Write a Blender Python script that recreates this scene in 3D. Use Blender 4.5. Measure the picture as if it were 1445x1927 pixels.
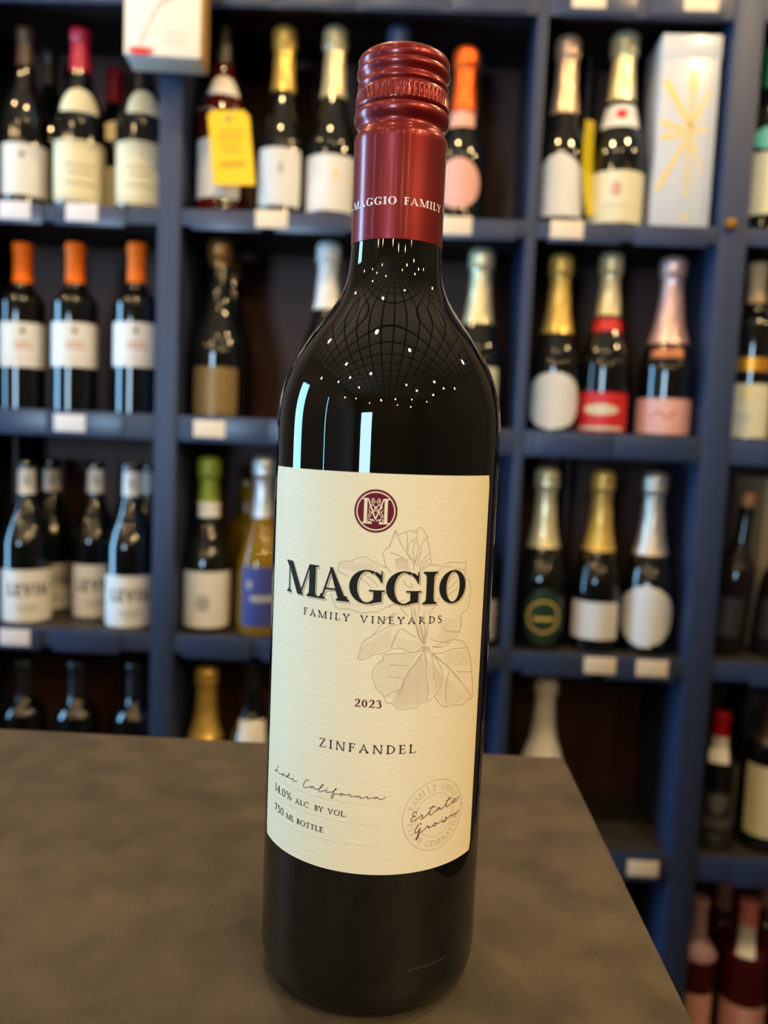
import bpy, bmesh, math, random
from mathutils import Vector, Matrix
random.seed(7)
scene = bpy.context.scene
for _o in list(bpy.data.objects):
    bpy.data.objects.remove(_o)
COL = scene.collection
# Units are metres.  The origin is the foot of the wine bottle; z = 0 is the counter top.
FLOOR, CEIL = -1.02, 1.98
X0, X1, Y0, Y1 = -2.6, 3.0, -4.6, 1.44          # room extents

# ------------------------------------------------------------------ camera
cam_data = bpy.data.cameras.new('camera')
cam = bpy.data.objects.new('camera', cam_data)
COL.objects.link(cam)
cam_data.sensor_fit = 'AUTO'
cam_data.sensor_width = 36.0
cam_data.lens = 1543.12 / 1927 * 36.0
cam_data.clip_start = 0.01
cam_data.dof.use_dof = True
cam_data.dof.focus_distance = 0.262
cam_data.dof.aperture_fstop = 9.0
_r = Vector((0.99855867, 0.03286753, 0.04243011))
_u = Vector((-0.04526684, 0.09100872, 0.99482075))
_f = Vector((-0.02883579, 0.99530756, -0.09236536))
cam.matrix_world = Matrix((( _r.x, _u.x, -_f.x, 0.00757503), (_r.y, _u.y, -_f.y, -0.27458686),
                           (_r.z, _u.z, -_f.z, 0.18177585), (0, 0, 0, 1)))
scene.camera = cam

# ------------------------------------------------------------------ world, daylight, exposure
world = bpy.data.worlds.new('world')
scene.world = world
world.use_nodes = True
_bg = world.node_tree.nodes['Background']
_bg.inputs['Color'].default_value = (0.45, 0.68, 1.0, 1)
_bg.inputs['Strength'].default_value = 1.0
scene.view_settings.view_transform = 'Standard'
scene.view_settings.look = 'None'
scene.view_settings.exposure = 0.0
scene.view_settings.gamma = 1.0
scene.view_settings.use_curve_mapping = False
scene.cycles.max_bounces = 6
scene.cycles.diffuse_bounces = 3
scene.cycles.glossy_bounces = 4
scene.cycles.transmission_bounces = 5
scene.cycles.sample_clamp_indirect = 4.0
scene.cycles.blur_glossy = 0.3
scene.cycles.caustics_reflective = False
scene.cycles.caustics_refractive = False

KEY_W, SHELF_W, DIM_W = 43.0, 22.0, 5.0      # bulbs over the shop floor right, along the shelves, elsewhere
WIN_R = 80.0                               # daylight, watts per square metre of window


def area(name, loc, rot, sx, sy, energy, color):
    d = bpy.data.lights.new(name, 'AREA')
    d.shape = 'RECTANGLE'
    d.size, d.size_y = sx, sy
    d.energy = energy
    d.color = color
    o = bpy.data.objects.new(name, d)
    COL.objects.link(o)
    o.location = loc
    o.rotation_euler = rot
    return o


# daylight standing outside the shop windows: (wall, from, to, sill, head)
WINDOWS = [('left', 0.15, 0.85, -0.62, 1.28), ('left', -1.40, -1.22, -0.80, 1.20), ('front', -2.30, -1.20, -0.50, 1.20)]
for _w, _a, _b, _z0, _z1 in WINDOWS:
    _e = WIN_R * (_b - _a) * (_z1 - _z0) * (1.2 if _w == 'front' else 1.0)
    if _w == 'left':
        area('daylight', (X0 - 0.16, (_a + _b) / 2, (_z0 + _z1) / 2), (0, -math.pi / 2, 0), _z1 - _z0, _b - _a, _e, (0.27, 0.62, 1.0))
    else:
        area('daylight', ((_a + _b) / 2, Y0 - 0.16, (_z0 + _z1) / 2), (math.pi / 2, 0, 0), _b - _a, _z1 - _z0, _e, (0.50, 0.76, 1.0))


# ------------------------------------------------------------------ materials
MATS = {}


def mat(name, col, rough=0.5, metal=0.0, noise=0.0, nscale=40.0, bump=0.0, bscale=200.0, coat=0.0, trans=0.0,
        ior=1.5, emit=None, estr=0.0, coat_rough=0.05, stretch=(1, 1, 1), coord='Object', col2=None, spec=0.5, detail=4.0, contrast=None):
    if name in MATS:
        return MATS[name]
    m = bpy.data.materials.new(name)
    m.use_nodes = True
    nt = m.node_tree
    b = nt.nodes['Principled BSDF']
    b.inputs['Roughness'].default_value = rough
    b.inputs['Metallic'].default_value = metal
    b.inputs['IOR'].default_value = ior
    b.inputs['Coat Weight'].default_value = coat
    b.inputs['Coat Roughness'].default_value = coat_rough
    b.inputs['Transmission Weight'].default_value = trans
    b.inputs['Specular IOR Level'].default_value = spec
    b.inputs['Base Color'].default_value = (*col, 1)
    if emit:
        b.inputs['Emission Color'].default_value = (*emit, 1)
        b.inputs['Emission Strength'].default_value = estr
    tc = nt.nodes.new('ShaderNodeTexCoord')
    mp = nt.nodes.new('ShaderNodeMapping')
    mp.inputs['Scale'].default_value = stretch
    nt.links.new(tc.outputs[coord], mp.inputs['Vector'])
    n = nt.nodes.new('ShaderNodeTexNoise')
    n.inputs['Scale'].default_value = nscale
    n.inputs['Detail'].default_value = detail
    nt.links.new(mp.outputs['Vector'], n.inputs['Vector'])
    mx = nt.nodes.new('ShaderNodeMix')
    mx.data_type = 'RGBA'
    c2 = col2 if col2 else tuple(max(0.0, c * (1 - max(noise, 0.04))) for c in col)
    mx.inputs[6].default_value = (*col, 1)
    mx.inputs[7].default_value = (*c2, 1)
    if contrast:
        mr = nt.nodes.new('ShaderNodeMapRange')
        mr.inputs['From Min'].default_value, mr.inputs['From Max'].default_value = contrast
        nt.links.new(n.outputs['Fac'], mr.inputs['Value'])
        nt.links.new(mr.outputs['Result'], mx.inputs[0])
    else:
        nt.links.new(n.outputs['Fac'], mx.inputs[0])
    nt.links.new(mx.outputs[2], b.inputs['Base Color'])
    if bump:
        n2 = nt.nodes.new('ShaderNodeTexNoise')
        n2.inputs['Scale'].default_value = bscale
        n2.inputs['Detail'].default_value = 3.0
        nt.links.new(mp.outputs['Vector'], n2.inputs['Vector'])
        bp = nt.nodes.new('ShaderNodeBump')
        bp.inputs['Strength'].default_value = bump
        bp.inputs['Distance'].default_value = 0.0005
        nt.links.new(n2.outputs['Fac'], bp.inputs['Height'])
        nt.links.new(bp.outputs['Normal'], b.inputs['Normal'])
    MATS[name] = m
    return m


def srgb(r, g, b):
    f = lambda c: (c / 255 / 12.92) if c <= 10 else ((c / 255 + 0.055) / 1.055) ** 2.4
    return (f(r), f(g), f(b))


M_BLUE = mat('blue_painted_wood', srgb(45, 58, 89), 0.5, noise=0.25, nscale=6, stretch=(1, 1, 0.2), bump=0.1, bscale=60)
M_SHELFTOP = mat('dark_worn_wood', srgb(66, 60, 56), 0.55, noise=0.5, nscale=9, stretch=(0.3, 3, 1))
M_BROWN = mat('brown_wood_back', srgb(78, 42, 28), 0.6, noise=0.5, nscale=5, stretch=(3, 1, 0.25))
M_DARKDIV = mat('dark_divider_wood', srgb(52, 44, 44), 0.5, noise=0.4, nscale=8, stretch=(1, 1, 0.2))
M_HOLDER = mat('tag_holder_plastic', srgb(49, 62, 93), 0.32, noise=0.1, nscale=20)
M_TAG = mat('cream_tag_paper', srgb(240, 222, 196), 0.7, noise=0.1, nscale=60)
M_TAGW = mat('white_tag_paper', srgb(232, 226, 228), 0.7, noise=0.1, nscale=60)
M_GLASS = mat('dark_bottle_glass', (0.004, 0.005, 0.005), 0.04, noise=0.1, nscale=10, ior=1.65)
M_GREEN = mat('green_bottle_glass', srgb(40, 62, 22), 0.05, noise=0.2, nscale=10)
M_PAPER = mat('white_label_paper', srgb(232, 230, 226), 0.6, noise=0.08, nscale=60)
M_CREAM = mat('cream_label_paper', srgb(232, 222, 184), 0.6, noise=0.1, nscale=60)
M_BRASS = mat('brass', srgb(196, 148, 60), 0.3, metal=1.0)
M_BLACK = mat('black_metal', (0.012, 0.012, 0.012), 0.4)
M_INKG = mat('grey_print_ink', srgb(96, 96, 98), 0.7)


# ------------------------------------------------------------------ mesh helpers
def mesh_obj(name, verts, faces, m, parent=None, smooth=True, sharp=40, uv=None):
    me = bpy.data.meshes.new(name)
    me.from_pydata(verts, [], faces)
    if uv:
        ul = me.uv_layers.new(name='UVMap')
        for lp in me.loops:
            ul.data[lp.index].uv = uv[lp.vertex_index]
    me.materials.append(m)
    if smooth:
        me.polygons.foreach_set('use_smooth', [True] * len(me.polygons))
        me.set_sharp_from_angle(angle=math.radians(sharp))
    me.update()
    o = bpy.data.objects.new(name, me)
    COL.objects.link(o)
    if parent:
        o.parent = parent
    return o


def empty(name, loc, rz=0.0):
    o = bpy.data.objects.new(name, None)
    o.empty_display_size = 0.02
    COL.objects.link(o)
    o.location = loc
    o.rotation_euler = (0, 0, rz)
    return o


def tag(o, label=None, cat=None, group=None, kind=None):
    if label:
        o['label'] = label
    if cat:
        o['category'] = cat
    if group:
        o['group'] = group
    if kind:
        o['kind'] = kind
    return o


def box(name, lo, hi, m, parent=None, bevel=0.0):
    bm = bmesh.new()
    bmesh.ops.create_cube(bm, size=1.0)
    for v in bm.verts:
        v.co = Vector([lo[i] + (v.co[i] + 0.5) * (hi[i] - lo[i]) for i in range(3)])
    if bevel:
        bmesh.ops.bevel(bm, geom=bm.edges[:], offset=bevel, segments=2, affect='EDGES', profile=0.6)
    me = bpy.data.meshes.new(name)
    bm.to_mesh(me)
    bm.free()
    me.materials.append(m)
    if bevel:
        me.polygons.foreach_set('use_smooth', [True] * len(me.polygons))
        me.set_sharp_from_angle(angle=math.radians(35))
    o = bpy.data.objects.new(name, me)
    COL.objects.link(o)
    if parent:
        o.parent = parent
    return o


def lathe(prof, seg=40, rmod=None):
    """prof: (r, z) from bottom to top; returns verts, faces."""
    V, F = [], []
    rings = []
    for i, (r, z) in enumerate(prof):
        if r < 1e-7:
            rings.append([len(V)])
            V.append((0, 0, z))
        else:
            ids = []
            for k in range(seg):
                a = 2 * math.pi * k / seg
                rr = r + (rmod(i, k) if rmod else 0.0)
                ids.append(len(V))
                V.append((rr * math.sin(a), -rr * math.cos(a), z))
            rings.append(ids)
    for a, b in zip(rings, rings[1:]):
        if len(a) == 1 and len(b) == 1:
            continue
        for k in range(seg):
            k2 = (k + 1) % seg
            if len(a) == 1:
                F.append((a[0], b[k2], b[k]))
            elif len(b) == 1:
                F.append((a[k], a[k2], b[0]))
            else:
                F.append((a[k], a[k2], b[k2], b[k]))
    return V, F


def smooth_prof(pts, n=4):
    """Catmull-Rom through the profile points."""
    out = []
    P = [pts[0]] + list(pts) + [pts[-1]]
    for i in range(1, len(P) - 2):
        p0, p1, p2, p3 = P[i - 1], P[i], P[i + 1], P[i + 2]
        for j in range(n):
            t = j / n
            out.append(tuple(0.5 * (2 * p1[k] + (p2[k] - p0[k]) * t + (2 * p0[k] - 5 * p1[k] + 4 * p2[k] - p3[k]) * t * t
                                    + (3 * p1[k] - p0[k] - 3 * p2[k] + p3[k]) * t ** 3) for k in range(2)))
    out.append(tuple(pts[-1]))
    return out


def rad_at(prof, z):
    for (r0, z0), (r1, z1) in zip(prof, prof[1:]):
        if z0 <= z <= z1 and z1 > z0:
            return r0 + (r1 - r0) * (z - z0) / (z1 - z0)
    return prof[-1][0]


def patch(name, rfun, z0, z1, half, m, parent, shape='rect', phi=0.0, off=0.0004, nz=10, nu=16, corner=0.0, uvscale=1000.0):
    """A sheet of paper lying on a surface of revolution; half = half width along the arc."""
    V, F, UV = [], [], []
    for i in range(nz + 1):
        t = i / nz
        z = z0 + (z1 - z0) * t
        s = 2 * t - 1
        if shape == 'rect':
            w = 1.0
            d = min(z - z0, z1 - z)
            if corner and d < corner:
                w = 1.0 - (corner - math.sqrt(max(0.0, corner ** 2 - (corner - d) ** 2))) / half
        elif shape == 'round':
            tt = -math.cos(math.pi * t)
            z = (z0 + z1) / 2 + (z1 - z0) / 2 * tt
            w = max(0.02, math.sin(math.pi * t))
        elif shape == 'arch':          # flat foot, rounded top
            w = 1.0 if t < 0.35 else math.sqrt(max(0.0004, 1 - ((t - 0.35) / 0.65) ** 2))
        elif shape == 'shield':        # pointed top, full belly
            w = (0.86 + 0.14 * math.sin(math.pi * min(1, t / 0.6))) if t < 0.45 else max(0.02, math.cos((t - 0.45) / 0.55 * math.pi / 2) ** 0.75)
            if t < 0.12:
                w *= 0.85 + 0.15 * (t / 0.12)
        elif shape == 'drop':          # pointed top, round foot
            w = max(0.02, math.sin(math.pi * min(1.0, (t + 0.02) * 0.98)) ** 0.6) if t < 0.5 else max(0.02, math.cos((t - 0.5) / 0.5 * math.pi / 2) ** 0.7)
        elif shape == 'dome':          # half moon, flat foot
            w = math.sqrt(max(0.0004, 1 - t ** 2))
        r = rfun(z) + off
        for k in range(nu + 1):
            u = (2 * k / nu - 1) * half * w
            a = u / r + phi
            V.append((r * math.sin(a), -r * math.cos(a), z))
            UV.append((u * uvscale, z * uvscale))
    n = nu + 1
    for i in range(nz):
        for k in range(nu):
            F.append((i * n + k, i * n + k + 1, (i + 1) * n + k + 1, (i + 1) * n + k))
    return mesh_obj(name, V, F, m, parent, uv=UV, sharp=60)


# ------------------------------------------------------------------ lettering: a small hand-drawn serif alphabet
def _lerp(a, b, t):
    return (a[0] + (b[0] - a[0]) * t, a[1] + (b[1] - a[1]) * t)


def stroke(pts, widths, n=5):
    """A pen stroke through pts (Catmull-Rom) with a width at each point -> one strip (left edge, right edge)."""
    if not isinstance(widths, (list, tuple)):
        widths = [widths] * len(pts)
    P = [(p[0], p[1], w) for p, w in zip(pts, widths)]
    Q = [P[0]] + P + [P[-1]]
    S = []
    for i in range(1, len(Q) - 2):
        p0, p1, p2, p3 = Q[i - 1], Q[i], Q[i + 1], Q[i + 2]
        for j in range(n):
            t = j / n
            S.append(tuple(0.5 * (2 * p1[k] + (p2[k] - p0[k]) * t + (2 * p0[k] - 5 * p1[k] + 4 * p2[k] - p3[k]) * t * t
                                  + (3 * p1[k] - p0[k] - 3 * p2[k] + p3[k]) * t ** 3) for k in range(3)))
    S.append(P[-1])
    L, R = [], []
    for i, (x, y, w) in enumerate(S):
        a, b = S[max(0, i - 1)], S[min(len(S) - 1, i + 1)]
        dx, dy = b[0] - a[0], b[1] - a[1]
        d = math.hypot(dx, dy) or 1.0
        nx, ny = -dy / d * w / 2, dx / d * w / 2
        L.append((x + nx, y + ny))
        R.append((x - nx, y - ny))
    return (L, R)


def glyph(ch, s, t, e):
    """Strips and width of one capital or figure, cap height 1; s stem, t hairline, e serif length."""
    G = []

    def rect(x0, y0, x1, y1):
        G.append(([(x0, y0), (x0, y1)], [(x1, y0), (x1, y1)]))

    def diag(x0, y0, x1, y1, w):
        G.append(([(x0, y0), (x1, y1)], [(x0 + w, y0), (x1 + w, y1)]))

    def ser(x0, x1, y, up, ex=None):
        ex = e if ex is None else ex
        d = 1 if up else -1
        G.append(([(x0 - ex, y), (x0 - ex, y + d * t * 0.8), (x0 - ex * 0.25, y + d * t * 1.5), (x0, y + d * t * 3)],
                  [(x1 + ex, y), (x1 + ex, y + d * t * 0.8), (x1 + ex * 0.25, y + d * t * 1.5), (x1, y + d * t * 3)]))

    def stem(x, w=None, y0=0.0, y1=1.0, b=True, tp=True):
        w = s if w is None else w
        rect(x, y0, x + w, y1)
        if b:
            ser(x, x + w, y0, True)
        if tp:
            ser(x, x + w, y1, False)

    def arc(cx, cy, rx, ry, a0, a1, wx=None, wy=None, n=20):
        wx = s if wx is None else wx
        wy = t if wy is None else wy
        A, B = [], []
        for i in range(n + 1):
            a = math.radians(a0 + (a1 - a0) * i / n)
            A.append((cx + rx * math.cos(a), cy + ry * math.sin(a)))
            B.append((cx + (rx - wx) * math.cos(a), cy + (ry - wy) * math.sin(a)))
        G.append((A, B))

    if ch == 'I':
        stem(e)
        w = s + 2 * e
    elif ch == 'M':
        stem(e, t, tp=False)
        diag(e - t * 1.2, 1, 0.50, 0, s * 1.05)
        ser(e - t, e + t, 1, False, e * 0.8)
        diag(0.50 + s * 0.40, 0, 0.98 - t * 0.4, 1, t * 1.2)
        stem(0.96, tp=False)
        rect(0.96, 1 - t, 0.96 + s + e, 1)
        w = 0.96 + s + e
    elif ch == 'N':
        stem(e, t * 1.2, tp=False)
        diag(e - t * 0.6, 1, 0.74 - s * 0.55, 0, s * 1.05)
        rect(0, 1 - t, e + t, 1)
        stem(0.74, t * 1.2, y0=0.0, b=False)
        w = 0.74 + t + e
    elif ch == 'A':
        diag(e * 0.8, 0, 0.40, 1, t * 1.25)
        diag(0.74 - s * 0.3, 0, 0.34, 1, s * 1.08)
        G[-1] = ([(0.74 - s * 0.3, 0), (0.36, 1)], [(0.74 + s * 0.78, 0), (0.36 + s * 0.42, 1)])
        rect(0.20, 0.31, 0.66, 0.31 + t)
        ser(e * 0.8, e * 0.8 + t, 0, True)
        ser(0.74 - s * 0.3, 0.74 + s * 0.78, 0, True, e * 0.8)
        w = 0.74 + s * 0.78 + e * 0.8
    elif ch == 'V':
        G.append(([(e * 0.6, 1), (0.40, 0)], [(e * 0.6 + s * 1.05, 1), (0.40 + t * 1.2, 0)]))
        diag(0.40, 0, 0.74, 1, t * 1.2)
        ser(e * 0.6, e * 0.6 + s, 1, False)
        ser(0.74, 0.74 + t, 1, False)
        w = 0.74 + t + e
    elif ch == 'W':
        for o_ in (0, 0.45):
            G.append(([(e * 0.6 + o_, 1), (0.30 + o_, 0)], [(e * 0.6 + s + o_, 1), (0.30 + t + o_, 0)]))
            diag(0.30 + o_, 0, 0.52 + o_, 1, t)
        ser(e * 0.6, e * 0.6 + s, 1, False)
        ser(0.97, 0.97 + t, 1, False)
        w = 0.97 + t + e
    elif ch == 'Y':
        diag(e * 0.5, 1, 0.33, 0.42, s)
        diag(0.33 + s - t * 1.2, 0.42, 0.70, 1, t * 1.2)
        stem(0.33, y1=0.46, tp=False)
        ser(e * 0.5, e * 0.5 + s, 1, False)
        ser(0.70, 0.70 + t, 1, False)
        w = 0.70 + t + e
    elif ch == 'Z':
        rect(0.03, 1 - t, 0.66, 1)
        rect(0.0, 0, 0.68, t)
        diag(0.0, 0, 0.66 - s, 1, s)
        diag(0.03, 0.80, 0.03, 1, t)
        diag(0.68 - t, 0, 0.70, 0.22, t)
        w = 0.70
    elif ch in 'GC':
        R = 0.50
        arc(R, 0.5, R, 0.52, 58, 302)
        arc(R, 0.5, R, 0.52, 302, 322, wx=t * 2.0)
        G.append(([(0.76, 0.97), (0.90, 0.86), (0.91, 0.64)], [(0.70, 0.90), (0.84, 0.74), (0.88, 0.64)]))
        G.append(([(0.88, 1.0), (0.88, 0.64)], [(0.92, 1.0), (0.92, 0.64)]))
        if ch == 'G':
            rect(0.92 - s * 1.02, 0.06, 0.92, 0.42)
            rect(0.92 - s * 1.02 - e * 1.1, 0.42 - t, 0.92 + e * 0.7, 0.42)
            G.append(([(0.64, -0.02), (0.92 - s, 0.02), (0.92, 0.07)], [(0.64, 0.03), (0.92 - s, 0.16), (0.92, 0.12)]))
            w = 0.92 + e * 0.7
        else:
            G.append(([(0.74, 0.03), (0.92, 0.20)], [(0.74, 0.08), (0.90, 0.23)]))
            w = 0.92
    elif ch == 'O':
        arc(0.49, 0.5, 0.49, 0.52, 0, 360, n=40)
        w = 0.98
    elif ch == 'D':
        stem(e, tp=False, b=False)
        ser(e, e + s, 0, True)
        ser(e, e + s, 1, False)
        arc(e + s, 0.5, 0.80 - e - s, 0.5, -90, 90)
        w = 0.80
    elif ch in 'BRP':
        stem(e)
        arc(e + s, 0.735, 0.33, 0.265, -90, 90, wx=s * 0.95)
        rect(e + s * 0.5, 0.47, e + s + 0.03, 0.47 + t)
        if ch == 'B':
            arc(e + s, 0.265, 0.38, 0.265, -90, 90, wx=s)
            w = e + s + 0.38
        elif ch == 'R':
            diag(e + s + 0.02, 0.50, 0.74 - s * 0.4, 0, s * 1.1)
            rect(0.70, 0, 0.74 + s * 0.9 + e * 0.5, t)
            w = 0.74 + s * 0.9
        else:
            w = e + s + 0.33
    elif ch in 'EFL':
        stem(e)
        xr = 0.58
        if ch in 'EF':
            rect(e, 1 - t, xr, 1)
            diag(xr - t, 1, xr - t, 0.80, t)
            rect(e, 0.50, xr - 0.08, 0.50 + t)
            diag(xr - 0.08 - t, 0.42, xr - 0.08 - t, 0.62, t)
        if ch in 'EL':
            rect(e, 0, xr + 0.02, t)
            diag(xr + 0.0 - t, 0, xr + 0.04, 0.24, t)
        w = xr + 0.04
    elif ch == 'T':
        stem(0.35 - s / 2, tp=False)
        rect(0.02, 1 - t, 0.68, 1)
        diag(0.02, 0.80, 0.02, 1, t)
        diag(0.68 - t, 0.80, 0.68 - t, 1, t)
        w = 0.70
    elif ch == 'H':
        stem(e)
        stem(0.78 - e - s)
        rect(e, 0.5, 0.78 - e, 0.5 + t)
        w = 0.78
    elif ch == 'S':
        G.append(stroke([(0.46, 0.80), (0.38, 0.97), (0.22, 0.98), (0.08, 0.86), (0.10, 0.68), (0.26, 0.53), (0.44, 0.38), (0.46, 0.18), (0.32, 0.02), (0.14, 0.02), (0.03, 0.22)],
                        [t, t, t * 1.3, s * 0.8, s, s * 1.1, s, s * 0.8, t * 1.3, t, t]))
        w = 0.50
    elif ch == '0':
        arc(0.28, 0.5, 0.28, 0.52, 0, 360, wx=s * 0.95, n=36)
        w = 0.56
    elif ch == '1':
        stem(0.16, tp=False)
        diag(0.02, 0.84, 0.16, 1, s * 0.8)
        w = 0.34 + s * 0.3
    elif ch == '2':
        G.append(stroke([(0.05, 0.72), (0.12, 0.94), (0.28, 1.0), (0.43, 0.90), (0.44, 0.68), (0.32, 0.42), (0.16, 0.20), (0.03, 0.06)],
                        [t, t * 1.4, t * 1.6, s * 0.9, s, s * 0.8, t * 1.3, t]))
        rect(0.01, 0, 0.52, t * 1.7)
        diag(0.49, 0, 0.53, 0.2, t)
        w = 0.54
    elif ch == '3':
        G.append(stroke([(0.05, 0.80), (0.14, 0.97), (0.28, 0.99), (0.40, 0.86), (0.38, 0.66), (0.22, 0.54)], [t, t * 1.4, t * 1.5, s * 0.9, s * 0.7, t]))
        G.append(stroke([(0.20, 0.55), (0.40, 0.50), (0.46, 0.30), (0.38, 0.08), (0.20, 0.0), (0.03, 0.10)], [t, s * 0.7, s, s * 0.8, t * 1.4, t * 1.5]))
        w = 0.50
    elif ch == '4':
        diag(0.0, 0.27, 0.34, 1, t * 1.3)
        rect(0.0, 0.24, 0.54, 0.24 + t * 1.3)
        stem(0.34, y1=1.0, tp=False)
        w = 0.56
    elif ch == '5':
        rect(0.10, 1 - t * 2, 0.46, 1)
        diag(0.08, 0.52, 0.10, 1, t * 1.2)
        G.append(stroke([(0.08, 0.53), (0.24, 0.60), (0.42, 0.48), (0.44, 0.24), (0.30, 0.04), (0.14, 0.0), (0.02, 0.08)],
                        [t, t * 1.3, s * 0.9, s, s * 0.7, t * 1.3, t * 1.3]))
        w = 0.50
    elif ch == '7':
        rect(0.02, 1 - t * 2, 0.52, 1)
        G.append(([(0.40, 1), (0.14, 0)], [(0.52, 1), (0.14 + s, 0)]))
        w = 0.54
    elif ch == '%':
        arc(0.17, 0.76, 0.17, 0.24, 0, 360, wx=s * 0.6, n=20)
        arc(0.66, 0.24, 0.17, 0.24, 0, 360, wx=s * 0.6, n=20)
        diag(0.18, 0, 0.58, 1, t * 1.2)
        w = 0.84
    elif ch == '.':
        arc(0.07, 0.07, 0.08, 0.08, 0, 360, wx=0.079, wy=0.079, n=12)
        w = 0.15
    elif ch == '-':
        rect(0.0, 0.40, 0.55, 0.40 + t * 1.6)
        w = 0.55
    else:
        w = 0.35
    return G, w


def text_strips(txt, u0, u1, v, h, s=0.14, t=0.05, e=0.09, track=0.22):
    """Set txt from u0 to u1 on the base line v with cap height h."""
    gl = [glyph(c, s, t, e) for c in txt]
    total = sum(g[1] for g in gl) + track * (len(gl) - 1)
    k = (u1 - u0) / total
    out, x = [], u0
    for G, w in gl:
        for L, R in G:
            out.append(([(x + a * k, v + b * h) for a, b in L], [(x + a * k, v + b * h) for a, b in R]))
        x += (w + track) * k
    return out


def glyph_fit(ch, u0, u1, v, h, s, t, e):
    G, w = glyph(ch, s, t, e)
    k = (u1 - u0) / w
    return [([(u0 + a * k, v + b * h) for a, b in L], [(u0 + a * k, v + b * h) for a, b in R]) for L, R in G]


def arc_text(txt, cx, cy, r, h, a0, a1, inward=False, s=0.16, t=0.07, e=0.08):
    """Letters round a circle from angle a0 to a1 (degrees, clockwise from the top when not inward)."""
    out = []
    n = len(txt)
    for i, c in enumerate(txt):
        a = math.radians(a0 + (a1 - a0) * (i + 0.5) / n)
        G, w = glyph(c, s, t, e)
        for L, R in G:
            def tr(p):
                x, y = (p[0] - w / 2) * h, (p[1] - 0.5) * h
                rr, rot = (r + y, a) if not inward else (r - y, a)
                if inward:
                    x = -x
                ca, sa = math.cos(a), math.sin(a)
                # local frame: radial (sa, ca), tangential clockwise (ca, -sa)
                return (cx + rr * sa + x * ca, cy + rr * ca - x * sa)
            out.append(([tr(p) for p in L], [tr(p) for p in R]))
    return out


def ring_strip(cx, cy, r0, r1, n=64, a0=0.0, a1=360.0):
    L, R = [], []
    for i in range(n + 1):
        a = math.radians(a0 + (a1 - a0) * i / n)
        L.append((cx + r0 * math.cos(a), cy + r0 * math.sin(a)))
        R.append((cx + r1 * math.cos(a), cy + r1 * math.sin(a)))
    return (L, R)


def wrap_strips(name, strips, radius, m, parent, off=0.0, maxl=0.0008, phi=0.0):
    """Lay flat strips (mm) on a cylinder of the given radius as a thin printed film."""
    V, F = [], []
    r = radius + off
    for L, R in strips:
        A, B = [L[0]], [R[0]]
        for i in range(1, len(L)):
            d = max(math.dist(L[i - 1], L[i]), math.dist(R[i - 1], R[i])) * 0.001
            n = max(1, int(math.ceil(d / maxl)))
            for j in range(1, n + 1):
                A.append(_lerp(L[i - 1], L[i], j / n))
                B.append(_lerp(R[i - 1], R[i], j / n))
        wmax = max(abs(a[0] - b[0]) for a, b in zip(A, B)) * 0.001
        nc = max(1, int(math.ceil(wmax / 0.0012)))
        base = len(V)
        for a, b in zip(A, B):
            for c in range(nc + 1):
                p = _lerp(a, b, c / nc)
                ang = p[0] * 0.001 / radius + phi
                V.append((r * math.sin(ang), -r * math.cos(ang), p[1] * 0.001))
        w = nc + 1
        for i in range(len(A) - 1):
            for c in range(nc):
                i0 = base + i * w + c
                F.append((i0, i0 + 1, i0 + w + 1, i0 + w))
    return mesh_obj(name, V, F, m, parent, smooth=False)


def flat_strips(name, strips, m, parent, y):
    """Strips (metres, x-z) on a vertical front face at depth y."""
    V, F = [], []
    for L, R in strips:
        base = len(V)
        for a, b in zip(L, R):
            V += [(a[0], y, a[1]), (b[0], y, b[1])]
        for i in range(len(L) - 1):
            k = base + 2 * i
            F.append((k, k + 1, k + 3, k + 2))
    return mesh_obj(name, V, F, m, parent, smooth=False)


def unpack(rows):
    return [[(s[i] / 20.0, s[i + 1] / 20.0) for i in range(0, len(s), 2)] for s in rows]

# ------------------------------------------------------------------ traced print (label millimetres x 20: u, z pairs) and the shelf list
SCRIPT = [[-688,1509,-702,1502,-713,1488,-720,1471,-735,1457,-745,1457,-735,1467,-717,1472,-700,1464,-678,1461,-655,1469,-643,1474],[-633,1476,-644,1469,-647,1462,-639,1462,-630,1470,-633,1476,-618,1477,-603,1472],[-587,1478,-598,1476,-603,1469,-596,1468,-587,1477,-568,1506,-580,1479,-576,1470,-564,1472,-546,1473,-531,1483],[-531,1483,-536,1471,-531,1466,-518,1468,-494,1477],[-532,1491,-527,1493],[-399,1503,-405,1509,-418,1506,-432,1487,-442,1466,-436,1455,-421,1456,-400,1466,-384,1473],[-365,1478,-376,1477,-381,1469,-376,1466,-365,1476,-359,1474,-352,1466,-327,1470],[-327,1470,-304,1490,-292,1507,-298,1509,-309,1495,-322,1471,-323,1459,-313,1458,-297,1466,-280,1474],[-280,1474,-269,1480,-272,1468,-267,1464,-251,1469,-237,1471],[-266,1491,-262,1493],[-237,1471,-218,1485,-205,1499,-212,1497,-222,1478,-232,1453,-237,1436,-232,1435,-223,1450,-220,1464,-212,1466,-190,1468,-177,1469],[-169,1477,-177,1474,-180,1465,-174,1462,-166,1469,-168,1476,-158,1470,-142,1470],[-142,1470,-127,1476,-124,1473,-116,1473,-118,1465,-105,1465,-84,1469],[-84,1469,-73,1473,-75,1464,-70,1469,-60,1471,-55,1465,-57,1459,-45,1460,-23,1470],[-23,1470,-10,1473,-13,1463,-7,1461,11,1465,26,1469],[5,1488,8,1489],[49,1472,37,1473,29,1467,34,1463,47,1469,53,1466,60,1460,75,1460,90,1468,99,1475]]
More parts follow.
